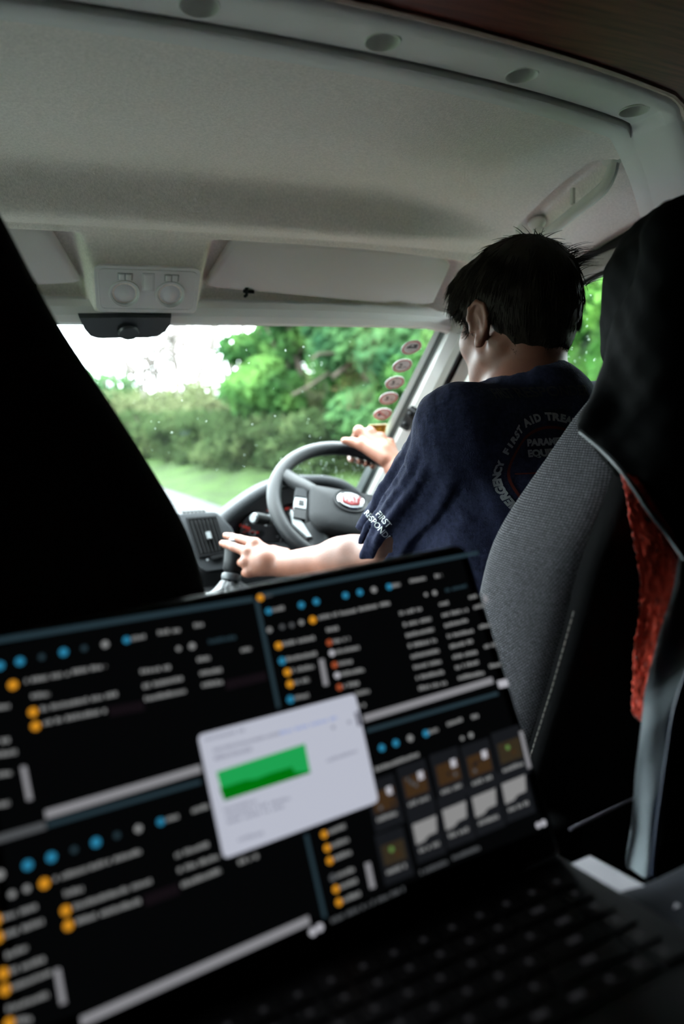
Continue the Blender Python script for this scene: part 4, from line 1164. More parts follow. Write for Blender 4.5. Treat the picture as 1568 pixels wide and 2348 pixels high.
# ---------------- gear lever
gk = np.array((.352, 1.400, 1.600)); gbse = at_d(528, 1335, 1.44)
gl_ = thing('gear_lever', gbse + np.array((0, 0, -.02)), 'black gear lever with gathered leather boot under the left hand', 'gear lever')
fix_normals(MB().tube([gbse, gbse * .4 + gk * .6, gk], [.010, .009, .012], 12).out('stick', DARKPLA, gl_))
kp = [(-.046, .016), (-.040, .021), (-.022, .022), (0, .025), (.012, .026), (.020, .022), (.024, .012), (.025, .001)]
kax = unit(gk - gbse)
Fk = frame(kax, (0, 1, 0))
fix_normals(MB().loft([[gk + kax * h + Fk[:, 0] * r * cos(a) + Fk[:, 1] * r * sin(a) for a in np.linspace(0, 2 * pi, 20, endpoint=False)] for h, r in kp]).out('knob', DARKPLA, gl_))
crg = lambda r, h: [gk + kax * h + Fk[:, 0] * r * cos(a) + Fk[:, 1] * r * sin(a) for a in np.linspace(0, 2 * pi, 24, endpoint=False)]
fix_normals(MB().loft([crg(.0215, .0205), crg(.019, .026), crg(.016, .0265), crg(.016, .023)], cap=False).out('knob_ring', CHROME, gl_))
fix_normals(MB().loft([crg(.0175, -.048), crg(.020, -.050), crg(.021, -.056), crg(.019, -.062), crg(.014, -.063)]).out('collar', mat('collar_grey', (.04, .044, .048), .4, .4), gl_))
LEATHER = mat('boot_leather', (.02, .022, .024), .42, .35, bump=.3, bscale=150)
rings = []
for k, (h, r) in enumerate(((-.063, .015), (-.072, .022), (-.084, .026), (-.094, .040), (-.106, .054), (-.118, .064), (-.130, .070))):
    rings.append([gk + kax * h + (Fk[:, 0] * cos(a) + Fk[:, 1] * sin(a)) * (r * (1 + .16 * sin(5 * a + k * .9) * (k > 1) + .06 * sin(11 * a - k))) + kax * .004 * sin(7 * a + 2 * k) for a in np.linspace(0, 2 * pi, 40, endpoint=False)])
fix_normals(MB().loft(rings, cap=False).out('boot', LEATHER, gl_, ang=0))
fix_normals(MB().box((.22, 1.33, 1.30), (.42, 1.62, 1.485), .02, 3).out('lever_tower', DASHDARK, dash))
# ================================================================== the driver
SKIN = mat('skin', (.19, .076, .048), .5, .35, var=.10, vscale=45, bump=.12, bscale=260, sss=.12)
HAIR = mat('dark_brown_hair', (.013, .0085, .0055), .65, .12)
NAVY = mat('navy_cotton', (.021, .024, .050), .9, .1, var=.3, vscale=160, bump=.5, bscale=500)
TROUSER = mat('dark_trousers', (.012, .012, .016), .9, .1, var=.2, vscale=60)
HO = np.array((.721, .947, 2.022))
_yw, _pt = radians(3), radians(-7)
RZ = np.array(((cos(_yw), -sin(_yw), 0), (sin(_yw), cos(_yw), 0), (0, 0, 1)))
RX = np.array(((1, 0, 0), (0, cos(_pt), -sin(_pt)), (0, sin(_pt), cos(_pt))))
HR = RZ @ RX
def hl(x, y, z): return HO + HR @ np.array((x, y, z))
NB = np.array((.714, .905, 1.895))
SL, EL, WL = np.array((.560, .868, 1.850)), np.array((.528, 1.052, 1.632)), at_d(648, 1295, 1.375)
SR, ER, WRi = np.array((.888, .930, 1.842)), np.array((.985, 1.19, 1.66)), at_d(906, 1074, 1.665)

def head_solid(s, k=.022):
    s.u(s_ell(hl(0, -.008, .030), (.075, .095, .082), HR), 0)
    s.u(s_ell(hl(0, -.042, -.008), (.060, .054, .058), HR), .03)
    s.u(s_ell(hl(0, .040, -.030), (.060, .058, .080), HR), .03)
    s.u(s_ell(hl(0, .040, -.078), (.050, .050, .040), HR), .03)
    s.u(s_ell(hl(0, .076, -.100), (.022, .020, .018), HR), .025)
    for q in (-1, 1):
        s.u(s_ell(hl(q * .046, .052, -.030), (.022, .030, .024), HR), .025)
        s.u(s_cap(hl(q * .058, .010, -.062), hl(q * .030, .066, -.098), .016, .014), .028)       # jaw line
        s.u(s_cap(hl(q * .010, .092, .020), hl(q * .038, .080, .018), .011, .010), .018)          # brow
        s.sub(s_ell(hl(q * .031, .098, -.002), (.018, .014, .011), HR), .010)
        s.u(s_ell(hl(q * .031, .079, -.002), (.0125, .0125, .0125), HR), .003)
        s.u(s_cap(hl(q * .005, .108, -.046), hl(q * .013, .100, -.044), .008, .006), .010)
    s.u(s_cap(hl(0, .094, .010), hl(0, .114, -.036), .008, .011), .014)
    s.u(s_cap(hl(-.020, .094, -.066), hl(.020, .094, -.066), .006), .010)
    s.u(s_cap(hl(-.018, .092, -.076), hl(.018, .092, -.076), .007), .010)
    # ears: bowl, rim and lobe
    for q in (-1, 1):
        a = radians(24) * -q
        Re = HR @ np.array(((cos(a), -sin(a), 0), (sin(a), cos(a), 0), (0, 0, 1)))
        ec = hl(q * .079, -.002, -.012)
        loc = lambda x, y, z: ec + Re @ np.array((x * q, y, z))
        s.u(s_ell(loc(.004, -.006, .002), (.0065, .0165, .029), Re), .008)
        helix = [(.004, .010, -.004), (.007, .013, .010), (.009, .008, .024), (.010, -.004, .0315), (.011, -.017, .024), (.0115, -.021, .008), (.010, -.017, -.010), (.007, -.009, -.022), (.005, -.001, -.030)]
        for i in range(len(helix) - 1): s.u(s_cap(loc(*helix[i]), loc(*helix[i + 1]), .0042), .003)
        s.u(s_ell(loc(.005, .000, -.029), (.0055, .0085, .0095), Re), .006)
        s.sub(s_ell(loc(.013, .000, -.002), (.0070, .0085, .016), Re), .004)
        s.u(s_cap(loc(.006, -.006, .018), loc(.009, -.011, -.010), .0035), .004)
        s.u(s_ell(loc(.004, .012, -.008), (.0045, .0045, .006), Re), .004)
    # neck
    s.u(s_cap(hl(0, -.022, -.060), NB + np.array((0, 0, -.02)), .055, .060), .03)
    s.u(s_cap(hl(0, .030, -.085), NB + np.array((0, .035, -.01)), .040, .045), .03)
    for q in (-1, 1):
        s.u(s_cap(hl(q * .056, -.022, -.048), NB + np.array((q * .018, .075, -.025)), .014, .013), .016)
body = Solid()
head_solid(body)
for a, b, c, d in ((NB, SL, .056, .050), (NB, SR, .056, .050)):
    body.u(s_cap(a + np.array((0, -.01, -.03)), b + np.array((0, 0, .0)), c, d), .05)
_tw = radians(8); TW = np.array(((cos(_tw), -sin(_tw), 0), (sin(_tw), cos(_tw), 0), (0, 0, 1)))
body.u(s_ell((.715, .905, 1.70), (.165, .105, .20), TW), .05)
body.u(s_ell((.69, .885, 1.44), (.150, .110, .18), TW), .06)
body.u(s_ell((.68, .86, 1.30), (.165, .125, .09), TW), .05)
body.u(s_cap(SL, EL, .050, .041), .04)
# left forearm
ax_ = unit(WL - EL)
body.u(s_cap(EL, EL + (WL - EL) * .40, .037, .038), .03)
body.u(s_cap(EL + (WL - EL) * .30, WL, .039, .0245), .03)
body.u(s_ell(EL + np.array((.0, -.01, -.006)), (.036, .035, .035)), .02)
body.u(s_cap(SR, ER, .050, .041), .04)
body.u(s_cap(ER, ER + (WRi - ER) * .4, .042, .043), .03)
body.u(s_cap(ER + (WRi - ER) * .3, WRi, .043, .0275), .03)
def finger(s, pts, radii, k=.004, knuck=True):
    for i in range(len(pts) - 1):
        s.u(s_cap(pts[i], pts[i + 1], radii[i] * .94, radii[i + 1] * .94), k if i else .007)
# ---- left hand on the gear knob
J = lambda px, py, d: at_d(px, py, d)
mcpL = [J(585, 1246, 1.405), J(568, 1266, 1.395), J(562, 1289, 1.388), J(570, 1312, 1.385)]
for i, m_c in enumerate(mcpL):
    body.u(s_cap(WL + (m_c - WL) * .12, m_c, .0175, .0108), .010)
body.u(s_ell((np.mean(mcpL, 0) * .52 + WL * .48), (.024, .026, .024)), .014)
finger(body, [mcpL[0], J(549, 1236, 1.440), J(530, 1231, 1.462), J(517, 1228, 1.475)], [.0115, .0092, .0086, .0074])
finger(body, [mcpL[1], J(537, 1255, 1.420), J(521, 1249, 1.440), J(509, 1246, 1.452)], [.0115, .0094, .0088, .0076])
finger(body, [mcpL[2], J(553, 1290, 1.425), J(566, 1290, 1.450), J(582, 1288, 1.455)], [.0115, .0092, .0086, .0074])
finger(body, [mcpL[3], J(562, 1314, 1.415), J(574, 1312, 1.437), J(588, 1308, 1.440)], [.0105, .0084, .0078, .0068])
finger(body, [WL + np.array((.012, .02, .012)), J(626, 1266, 1.405), J(600, 1262, 1.440), J(574, 1262, 1.462)], [.018, .0145, .0115, .0088])
# ---- right hand closed on the rim
RMC = lambda a: WC + RIM * (cos(a) * _e1 + sin(a) * _e2)
RRD = lambda a: cos(a) * _e1 + sin(a) * _e2
def rp(deg, phi, q):
    a = radians(deg); f_ = radians(phi); return RMC(a) + q * (cos(f_) * RRD(a) + sin(f_) * WN)
mcpR = []
for i, (dg, L) in enumerate(((69, 1), (62.5, 1.05), (56, 1.0), (50, .85))):
    m_c = rp(dg - 1.5 * i, 66, .052 + .004 * (i == 1) - .004 * (i == 3)); mcpR.append(m_c)
    finger(body, [m_c, rp(dg, 12, .036), rp(dg, -48, .0285), rp(dg, -100, .0265), rp(dg, -150, .026)], [.0120, .0098, .0090, .0086, .0076] if i < 3 else [.011, .0088, .008, .0076, .007])
    body.u(s_cap(WRi + (m_c - WRi) * .15, m_c, .0175, .0108), .010)
body.u(s_ell(np.mean(mcpR, 0) * .5 + WRi * .5, (.023, .023, .023)), .014)
thb = WRi * .72 + mcpR[0] * .28 + WN * .006 - RRD(radians(60)) * .012
finger(body, [thb, rp(66, 112, .042), rp(72, 104, .034), rp(79, 96, .030)], [.019, .0150, .0118, .0092], .006)
person = thing('person', (.69, .90, 1.22), 'person in a navy short sleeved shirt driving with one hand on the wheel', 'person')
V, F = body.mesh((.26, .70, 1.20), (1.10, 1.66, 2.15), .0034)
V = relax(V, F, 2, .4)
po = new_obj('body', V, F, SKIN, person)
# ---- hair: cap with a cut hairline, then strands
hair = Solid()
hair.u(s_ell(hl(0, -.008, .032), (.0825, .103, .090), HR), 0)
hair.u(s_ell(hl(0, -.043, -.012), (.064, .059, .072), HR), .03)
hair.u(s_ell(hl(0, .060, .062), (.070, .050, .045), HR), .03)
hair.u(s_ell(hl(.0, .094, .048), (.055, .020, .026), HR), .02)
hair.u(s_cap(hl(-.070, .038, .020), hl(-.066, .034, -.012), .009, .005), .010)
hair.u(s_cap(hl(.070, .038, .020), hl(.066, .034, -.012), .009, .005), .010)
def hair_cut(P, d):
    q = (P - HO.astype(np.float32)) @ HR.astype(np.float32)
    y = q[:, 1]; z = q[:, 2]
    zc = np.interp(y, [-.2, -.075, -.055, -.036, -.022, -.012, .012, .022, .036, .050, .060, .075, .12], [-.074, -.072, -.068, -.054, -.026, .008, .020, .006, -.014, .004, .030, .030, .026]).astype(np.float32)
    zc = zc + .003 * vnoise(P, 300, 4)
    d = d - .0016 * vnoise(P, 90, 2)
    return np.maximum(d, (zc - z) * .7)
hair.post = hair_cut
HV, HF = hair.mesh(hl(0, 0, 0) - .13, hl(0, 0, 0) + .15, .0032)
HV = relax(HV, HF, 1, .3)
ho = new_obj('hair', HV, HF, HAIR, person); ho['label'] = 'short dark brown hair'
# strands
g = np.random.default_rng(21)
fc = HV[HF].mean(1); nr = np.cross(HV[HF[:, 1]] - HV[HF[:, 0]], HV[HF[:, 2]] - HV[HF[:, 0]]); nr /= np.linalg.norm(nr, axis=1)[:, None] + 1e-12
lq = (fc - HO) @ HR
ok = np.nonzero((((lq / np.array((.07, .09, .09))) ** 2).sum(1) > .9) & ~((lq[:, 1] > -.035) & (lq[:, 1] < .030) & (lq[:, 2] < .027)))[0]
ids = g.choice(ok, 13000)
crown = hl(.01, -.055, .118)
V = []; F = []
for i in ids:
    p = fc[i]; n_ = nr[i]; q = lq[i]
    away = p - crown; t = away - n_ * (away @ n_); t = unit(t + np.array((0, 0, -.012)) + g.normal(size=3) * .012)
    L = g.uniform(.018, .034) * (1.25 if q[2] > .05 else .75); lift = g.uniform(.0, .10)
    if q[2] < -.02: L *= .5
    if np.linalg.norm(away) < .075: lift *= .2; L *= .7
    w = g.uniform(.0006, .0013); side = unit(np.cross(t, n_)); k0 = len(V)
    for j in range(4):
        s_ = j / 3; c = p - n_ * .0015 + t * L * s_ + n_ * (L * lift * s_ * (1 - .45 * s_) - (L * s_) ** 2 / .23) + np.array((0, 0, -.05 * L * s_ * s_))
        ww = w * (1 - .75 * s_)
        V += [c + side * ww, c - side * ww, c + n_ * ww * 1.2]
        if j:
            b = k0 + 3 * j
            for e in range(3): F.append((b - 3 + e, b - 3 + (e + 1) % 3, b + (e + 1) % 3, b + e))
# a tuft standing up at the crown
for j in range(60):
    p = hl(.056 + g.normal() * .007, -.068 + g.normal() * .010, .0); 
    q = np.array(((p - HO) @ HR)); q[2] = .03 + .090 * sqrt(max(0, 1 - (q[0] / .086) ** 2 - ((q[1] + .008) / .107) ** 2)); p = HO + HR @ q
    d0 = unit(np.array((.7 + g.normal() * .3, -.4 + g.normal() * .3, .55))); L = g.uniform(.014, .034); k0 = len(V); side = unit(np.cross(d0, (0.3, 1, .1)))
    for jj in range(5):
        s_ = jj / 4; c = p + d0 * L * s_ + np.array((.5, -.35, -.55)) * L * s_ * s_ * .6; ww = .0006 * (1 - .7 * s_)
        V += [c + side * ww, c - side * ww, c + np.array((0, 0, ww))]
        if jj:
            b = k0 + 3 * jj
            for e in range(3): F.append((b - 3 + e, b - 3 + (e + 1) % 3, b + (e + 1) % 3, b + e))
hs = new_obj('hair_strands', V, np.array(F), HAIR, ho); hs['kind'] = 'stuff'
# ---- shirt
SHN = NB
shirt = Solid()
shirt.u(s_ell((.715, .900, 1.68), (.190, .128, .235), TW), 0)
shirt.u(s_ell((.69, .885, 1.44), (.185, .138, .22), TW), .07)
shirt.u(s_ell((.68, .865, 1.31), (.190, .145, .10), TW), .06)
shirt.u(s_cap(NB + np.array((-.01, -.008, -.025)), SL, .064, .062), .05)
shirt.u(s_cap(NB + np.array((.01, -.008, -.025)), SR, .064, .062), .05)
shirt.u(s_cap(NB + np.array((0, -.03, -.01)), NB + np.array((0, -.045, -.12)), .055, .07), .05)
HMf = .90
hemL = SL + (EL - SL) * HMf; axL = unit(EL - SL); hemR = SR + (ER - SR) * HMf; axR = unit(ER - SR)
shirt.u(s_cap(SL, hemL + axL * .03, .060, .066), .035)
shirt.u(s_cap(SR, hemR + axR * .03, .060, .066), .035)
for hm, ax in ((hemL, axL), (hemR, axR)):
    Rf = frame(ax)
    shirt.sub(s_box(hm + ax * .10, (.105, .105, .10), 0, Rf), .003)
    shirt.sub(s_cap(hm - ax * .03, hm + ax * .05, .058), .003)
shirt.sub(s_cap(NB + np.array((0, .012, .022)), hl(0, 0, -.05), .070, .075), .012)
cl = [NB + np.array((.074 * cos(t), .010 + .074 * sin(t), .018 - .014 * sin(t))) for t in np.linspace(0, 2 * pi, 20)]
for i in range(19): shirt.u(s_cap(cl[i], cl[i + 1], .0075), .008)
Rl = frame(axL)
def shirt_folds(P, d):
    q = P - SL.astype(np.float32); t = q @ axL.astype(np.float32); r = q @ Rl[:, :2].astype(np.float32)
    an = np.arctan2(r[:, 1], r[:, 0]); rad = np.sqrt((r ** 2).sum(1))
    m = sstep(.0, .07, t) * (1 - sstep(.30, .36, t)) * (1 - sstep(.10, .16, rad))
    f_ = np.sin(6 * an + 12 * t + 1.3 * np.sin(18 * t)) * .5 + .4 * np.sin(11 * an - 16 * t + 1.0) + .3 * np.sin(19 * an + 9 * t + 2 * np.sin(25 * t))
    f_ = np.sign(f_) * np.abs(f_) ** .8
    d = d - m * .0085 * f_ * (.35 + .65 * sstep(.0, .16, t))
    d = d + m * .0025 * np.exp(-((t - .072 - .008 * np.sin(an)) / .0028) ** 2) + m * .0016 * np.exp(-((t - HMf * .286 + .028) / .0022) ** 2)
    return d - (1 - m) * .0035 * vnoise(P, 26, 8) * 1.0 - .0012 * vnoise(P, 90, 9)
shirt.post = shirt_folds
SV, SF = shirt.mesh((.42, .66, 1.20), (1.14, 1.20, 2.0), .0042)
SV = relax(SV, SF, 1, .4)
so = new_obj('shirt', SV, SF, NAVY, person); so['label'] = 'navy short sleeved shirt with printed back'
BV = BVHTree.FromPolygons([tuple(v) for v in SV], [tuple(f) for f in SF])
def project(pts, dirv, lift=.0016):
    out = []; dirv = unit(dirv); prev = None
    for p in pts:
        h = BV.ray_cast(Vector(p), Vector(dirv))
        if h[0] is None: out.append(None); continue
        out.append(np.array(h[0]) - dirv * lift)
    good = [o for o in out if o is not None]
    if not good: return None
    mid = np.mean(good, 0)
    return [o if o is not None else mid for o in out]
def print_on(Vt, Ft, c, u, v, dirv, name, m):
    P = project([c + u * a + v * b - dirv * .25 for a, b in Vt], dirv)
    if P is None: return
    P = np.array(P); keep = [f for f in Ft if max(np.linalg.norm(P[f[0]] - P[f[1]]), np.linalg.norm(P[f[1]] - P[f[2]])) < .03]
    if keep: new_obj(name, P, keep, m, so, smooth=False)
bn = TW @ np.array((0, -1.0, 0)); bu = TW @ np.array((1.0, 0, 0)); bv = np.array((0, 0, 1.0))
r_ = ray(1278, 1082); bc_ = BV.ray_cast(Vector(CAM), Vector(r_))[0]
bc_ = np.array(bc_) if bc_ is not None else np.array((.66, .78, 1.8))
phrase = 'EMERGENCY FIRST AID TREATMENT'
for i, ch in enumerate(phrase):
    if ch == ' ': continue
    Vt, Ft = text_geo(ch, .0145, 'CENTER', .0009, 1); a = radians(210 - (i - 2) * 6.85)
    if not len(Vt): continue
    ca, sa_ = cos(a - pi / 2), sin(a - pi / 2)
    print_on([(x * ca - y * sa_ + .077 * cos(a), x * sa_ + y * ca + .077 * sin(a)) for x, y in Vt], Ft, bc_, bu, bv, -bn, 'print_letter', GREYPRINT)
for s_, y in (('PARAMEDIC', .042), ('EQUIPMENT', .027)):
    Vt, Ft = text_geo(s_, .0130, 'CENTER', .0008, 1); print_on([(x, yy + y) for x, yy in Vt], Ft, bc_, bu, bv, -bn, 'print_word', GREYPRINT)
Vt, Ft = text_geo('FIRST RESPONDER', .020, 'CENTER', .0004, 1); print_on([(x, y + .112) for x, y in Vt], Ft, bc_, bu, bv, -bn, 'print_word', mat('faint_print', (.035, .035, .04), .7, .2))
ringp = [(rr * cos(t), rr * sin(t)) for t in np.linspace(0, 2 * pi, 72, endpoint=False) for rr in (.0645, .0605)]
print_on(ringp, [(2 * i, 2 * i + 1, (2 * i + 3) % 144, (2 * i + 2) % 144) for i in range(72)], bc_, bu, bv, -bn, 'print_ring', REDPRINT)
bar = [(x, y) for x in np.linspace(-.055, .055, 16) for y in (-.001, .001)]
print_on(bar, [(2 * i, 2 * i + 1, 2 * i + 3, 2 * i + 2) for i in range(15)], bc_, bu, bv, -bn, 'print_line', REDPRINT)
bl2 = [(-.018 + .012 * cos(t), -.018 + .010 * sin(t)) for t in np.linspace(0, 2 * pi, 16, endpoint=False)]
print_on(bl2, [tuple(range(16))], bc_, bu, bv, -bn, 'print_emblem', mat('emblem_print', (.08, .08, .085), .7, .2))
# sleeve print
d_ = 1.10; c1 = at_d(874, 1203, d_); u1 = unit(at_d(898, 1232, d_) - at_d(850, 1176, d_)); dr = unit(ray(880, 1205)); v1 = unit(np.cross(u1, dr)); v1 = -v1 if v1 @ _V < 0 else v1
for s_, uo, vo in (('FIRST', -.004, .0075), ('RESPONDER', .0, -.006)):
    Vt, Ft = text_geo(s_, .0135, 'CENTER', .0002, 1); print_on([(x * .92 + uo, y + vo) for x, y in Vt], Ft, c1, u1, v1, dr, 'sleeve_print', WHITEPRINT)
# ---- trousers and shoes (hidden below, so that the figure really sits)
tr = Solid()
tr.u(s_ell((.68, .85, 1.30), (.20, .15, .10), TW), 0)
for q, hx, kn, an in ((-1, .59, (.55, 1.30, 1.33), (.56, 1.47, .96)), (1, .77, (.80, 1.30, 1.33), (.79, 1.50, .96))):
    tr.u(s_cap((hx, .90, 1.30), kn, .085, .068), .05); tr.u(s_cap(kn, an, .066, .050), .03)
V, F = tr.mesh((.40, .62, .90), (1.0, 1.60, 1.45), .010)
new_obj('trousers', V, F, TROUSER, person)
for x, y in ((.56, 1.52), (.79, 1.55)):
    sh = Solid(); sh.u(s_cap((x, y - .06, .90), (x, y + .12, .885), .042, .036), 0); sh.u(s_cap((x, y - .05, .91), (x, y - .05, .97), .042), .03); sh.post = lambda P, d: np.maximum(d, (.853 - P[:, 2]))
    V, F = sh.mesh((x - .08, y - .14, .83), (x + .08, y + .20, 1.02), .008); new_obj('shoe', V, F, DARKPLA, person)
# ================================================================== seats
def seat_loft(secs, cx, n=44, e=4.2):
    """stack of rounded sections: (z, half width, y front, y rear)"""
    zz = np.array([s[0] for s in secs]); out = []
    for z in np.linspace(zz[0], zz[-1], 64):
        hw, yf, yr = [np.interp(z, zz, [s[k] for s in secs]) for k in (1, 2, 3)]
        c = (yf + yr) / 2; hy = (yf - yr) / 2; r = []
        for a in np.linspace(0, 2 * pi, n, endpoint=False):
            ca, sa = cos(a), sin(a)
            r.append(np.array((cx + hw * np.sign(ca) * abs(ca) ** (2 / e), c + hy * np.sign(sa) * abs(sa) ** (2 / e), z)))
        out.append(r)
    # smooth along height
    A = np.array(out)
    for _ in range(3): A[1:-1] = .25 * A[:-2] + .5 * A[1:-1] + .25 * A[2:]
    c0 = A[0].mean(0); c1 = A[-1].mean(0)
    cap0 = [c0 + (p - c0) * k for k in (.5, .9) for p in ()]
    rings = [list(c0 + (A[0] - c0) * .9 - np.array((0, 0, .012)))] + [list(x) for x in A] + [list(c1 + (A[-1] - c1) * .8 + np.array((0, 0, .012)))]
    return MB().loft(rings)
def seat_uv(o, n=44):
    me = o.data; co = np.array([v.co[:] for v in me.vertices]); nr_ = len(co) // n
    R_ = co[:nr_ * n].reshape(nr_, n, 3); seg = np.linalg.norm(np.roll(R_, -1, 1) - R_, axis=2); acc = np.concatenate([np.zeros((nr_, 1)), np.cumsum(seg, 1)], 1)
    mid = acc[:, n * 3 // 4: n * 3 // 4 + 1]; acc = acc - mid            # measured from the middle of the rear face
    ly = me.uv_layers.new(name='cloth')
    for f in me.polygons:
        ks = [me.loops[l].vertex_index % n for l in f.loop_indices]; wrap = (n - 1) in ks and 0 in ks
        for l, k in zip(f.loop_indices, ks):
            i = me.loops[l].vertex_index // n; ly.data[l].uv = (float(acc[i, n if (wrap and k == 0) else k]), float(co[me.loops[l].vertex_index][2]))
DCX = .675
seat = thing('driver_seat', (DCX, .85, .85), 'grey woven driver seat with dark back and pale seam beside the laptop', 'seat')
secs = [(1.20, .245, .725, .590), (1.45, .248, .722, .555), (1.54, .248, .712, .524), (1.62, .248, .692, .494), (1.70, .248, .668, .467), (1.74, .240, .660, .464), (1.77, .222, .655, .466), (1.81, .183, .652, .485), (1.84, .148, .654, .515), (1.87, .117, .657, .53), (1.895, .085, .655, .55)]
bk_ = fix_normals(seat_loft(secs, DCX, e=4.6).out('backrest', SEATWEAVE, seat, ang=70)); seat_uv(bk_)
# dark rear panel, a little proud of the cloth
bp = [(z, hw * .965, yr + .045, yr - .006) for z, hw, yf, yr in secs[:-2]]
fix_normals(seat_loft(bp, DCX, e=5).out('back_panel', SEATBACK, seat, ang=70))
SEAM = mat('seam_thread', (.34, .32, .28), .8, .2)
zz = np.linspace(1.36, 1.705, 46); S_ = np.array(secs)
for i in range(0, 45):
    if i % 1 == 0:
        a, b = [np.array((DCX - np.interp(z, S_[:, 0], S_[:, 1]) * .988 - .0005, np.interp(z, S_[:, 0], S_[:, 3]) + .016, z)) for z in (zz[i], zz[i] + .0055)]
        MB().tube([a, b], .0007, 5).out('stitch', SEAM, seat)
hsec = [(1.905, .060, .605, .535), (1.93, .068, .610, .528), (2.02, .070, .612, .525), (2.05, .066, .610, .53), (2.065, .050, .602, .545)]
hr_ = fix_normals(seat_loft(hsec, DCX).out('headrest', SEATWEAVE, seat, ang=70)); seat_uv(hr_)
for s_ in (-1, 1): fix_normals(MB().tube([(DCX + s_ * .05, .595, 1.86), (DCX + s_ * .05, .59, 1.93)], .006, 10).out('headrest_post', CHROME, seat))
fix_normals(MB().box((DCX - .245, .66, 1.10), (DCX + .245, 1.19, 1.215), .045, 4).out('cushion', SEATCLOTH, seat))
fix_normals(MB().box((DCX - .24, .62, .86), (DCX + .24, 1.12, 1.11), .03, 3).out('seat_base', SEATBACK, seat))
fix_normals(MB().box((DCX - .265, .50, 1.20), (DCX - .20, .66, 1.47), .02, 3).out('recline_cover', SEATBACK, seat))
ra, rb = at_d(1306, 1902, .60), at_d(1456, 1829, .66)
fix_normals(MB().tube([ra, rb], .0014, 8).out('side_rail', mat('rail_metal', (.35, .34, .40), .35, .5, metal=.5), seat))
cp = [at_d(px, py, d) for px, py, d in ((1240, 1790, .66), (1400, 1705, .74), (1560, 1640, .80))]
# passenger seat
pseat = thing('passenger_seat', (-.19, .75, .85), 'passenger seat with shade in its backrest colour, seen from behind, filling the left edge', 'seat')
PCX = -.19
psec = [(1.20, .325, .76, .60), (1.55, .326, .74, .595), (1.70, .322, .73, .59), (1.745, .316, .725, .59), (1.793, .305, .72, .59), (1.841, .282, .72, .59), (1.911, .246, .715, .59), (1.972, .212, .71, .595), (2.033, .188, .705, .60), (2.075, .172, .70, .605), (2.105, .145, .69, .615)]
fix_normals(seat_loft(psec, PCX, e=4.5).out('backrest', PSEATSHADE, pseat, ang=70))
fix_normals(MB().box((PCX - .27, .74, 1.08), (PCX + .27, 1.24, 1.22), .045, 4).out('cushion', SEATCLOTH, pseat))
fix_normals(MB().box((PCX - .24, .72, .86), (PCX + .24, 1.15, 1.09), .03, 3).out('seat_base', SEATBACK, pseat))
for k in range(2):
    z0 = 1.36 + k * .20
    fix_normals(MB().box((PCX - .22, .583, z0), (PCX + .22, .60, z0 + .005), .002).out('back_seam', SEATBACK, pseat))

# ================================================================== jacket over the headrest, towel
JACK = mat('black_jacket_shell', (.0016, .0018, .0021), .7, .05, var=.3, vscale=40, bump=.4, bscale=60)
LINING = mat('silver_grey_lining', (.27, .31, .33), .38, .45, bump=.25, bscale=90)
jk = thing('jacket', (.62, .50, 1.48), 'black jacket with silver grey lining hung over the driver headrest', 'jacket')
s = Solid()
s.u(s_box((.728, .570, 1.985), (.140, .086, .103), .065), 0)
s.u(s_cap((.514, .555, 1.872), (.540, .528, 1.810), .012, .016), .03)
s.u(s_cap((.540, .528, 1.810), (.600, .492, 1.79), .016, .028), .03)
s.u(s_cap((.608, .556, 1.99), (.556, .546, 1.885), .024, .018), .03)
s.u(s_cap((.580, .535, 1.95), (.610, .500, 1.80), .040, .030), .04)
s.u(s_box((.715, .495, 1.87), (.190, .032, .20), .03), .05)
s.u(s_cap((.64, .55, 2.035), (.80, .54, 2.03), .045), .04)
s.u(s_cap((.508, .556, 1.868), (.56, .545, 1.93), .004, .02), .02)
_pa, _pb = at_d(1325, 988, .69), at_d(1568, 1283, .60); _pc = _pa + ray(1400, 1080) * .2
_pn = unit(np.cross(_pb - _pa, _pc - _pa)); _pn = _pn if _pn[2] < 0 else -_pn
_pn32 = _pn.astype(np.float32); _pa32 = _pa.astype(np.float32)
def jk_post(P, d):
    d = d - .0045 * np.sin((P[:, 0] * 1.0 + P[:, 2] * .45) * 95 + 3 * np.sin(P[:, 2] * 21)) * .35 - .0025 * vnoise(P, 34, 12) - .0014 * vnoise(P, 85, 13)
    cut = (P - _pa32) @ _pn32
    return np.maximum(d, cut)
s.post = jk_post
V, F = s.mesh((.44, .42, 1.62), (.96, .74, 2.14), .0042)
V = relax(V, F, 1, .4)
new_obj('shell', V, F, JACK, jk)
ed = smooth_path([at_d(px, py, d) for px, py, d in ((1330, 990, .672), (1380, 1032, .640), (1430, 1086, .606), (1490, 1174, .588), (1530, 1226, .59), (1572, 1284, .575))], 6)
fix_normals(MB().tube(ed, .0022, 6).out('hem_piping', mat('piping_grey', (.10, .11, .12), .5, .4), jk))
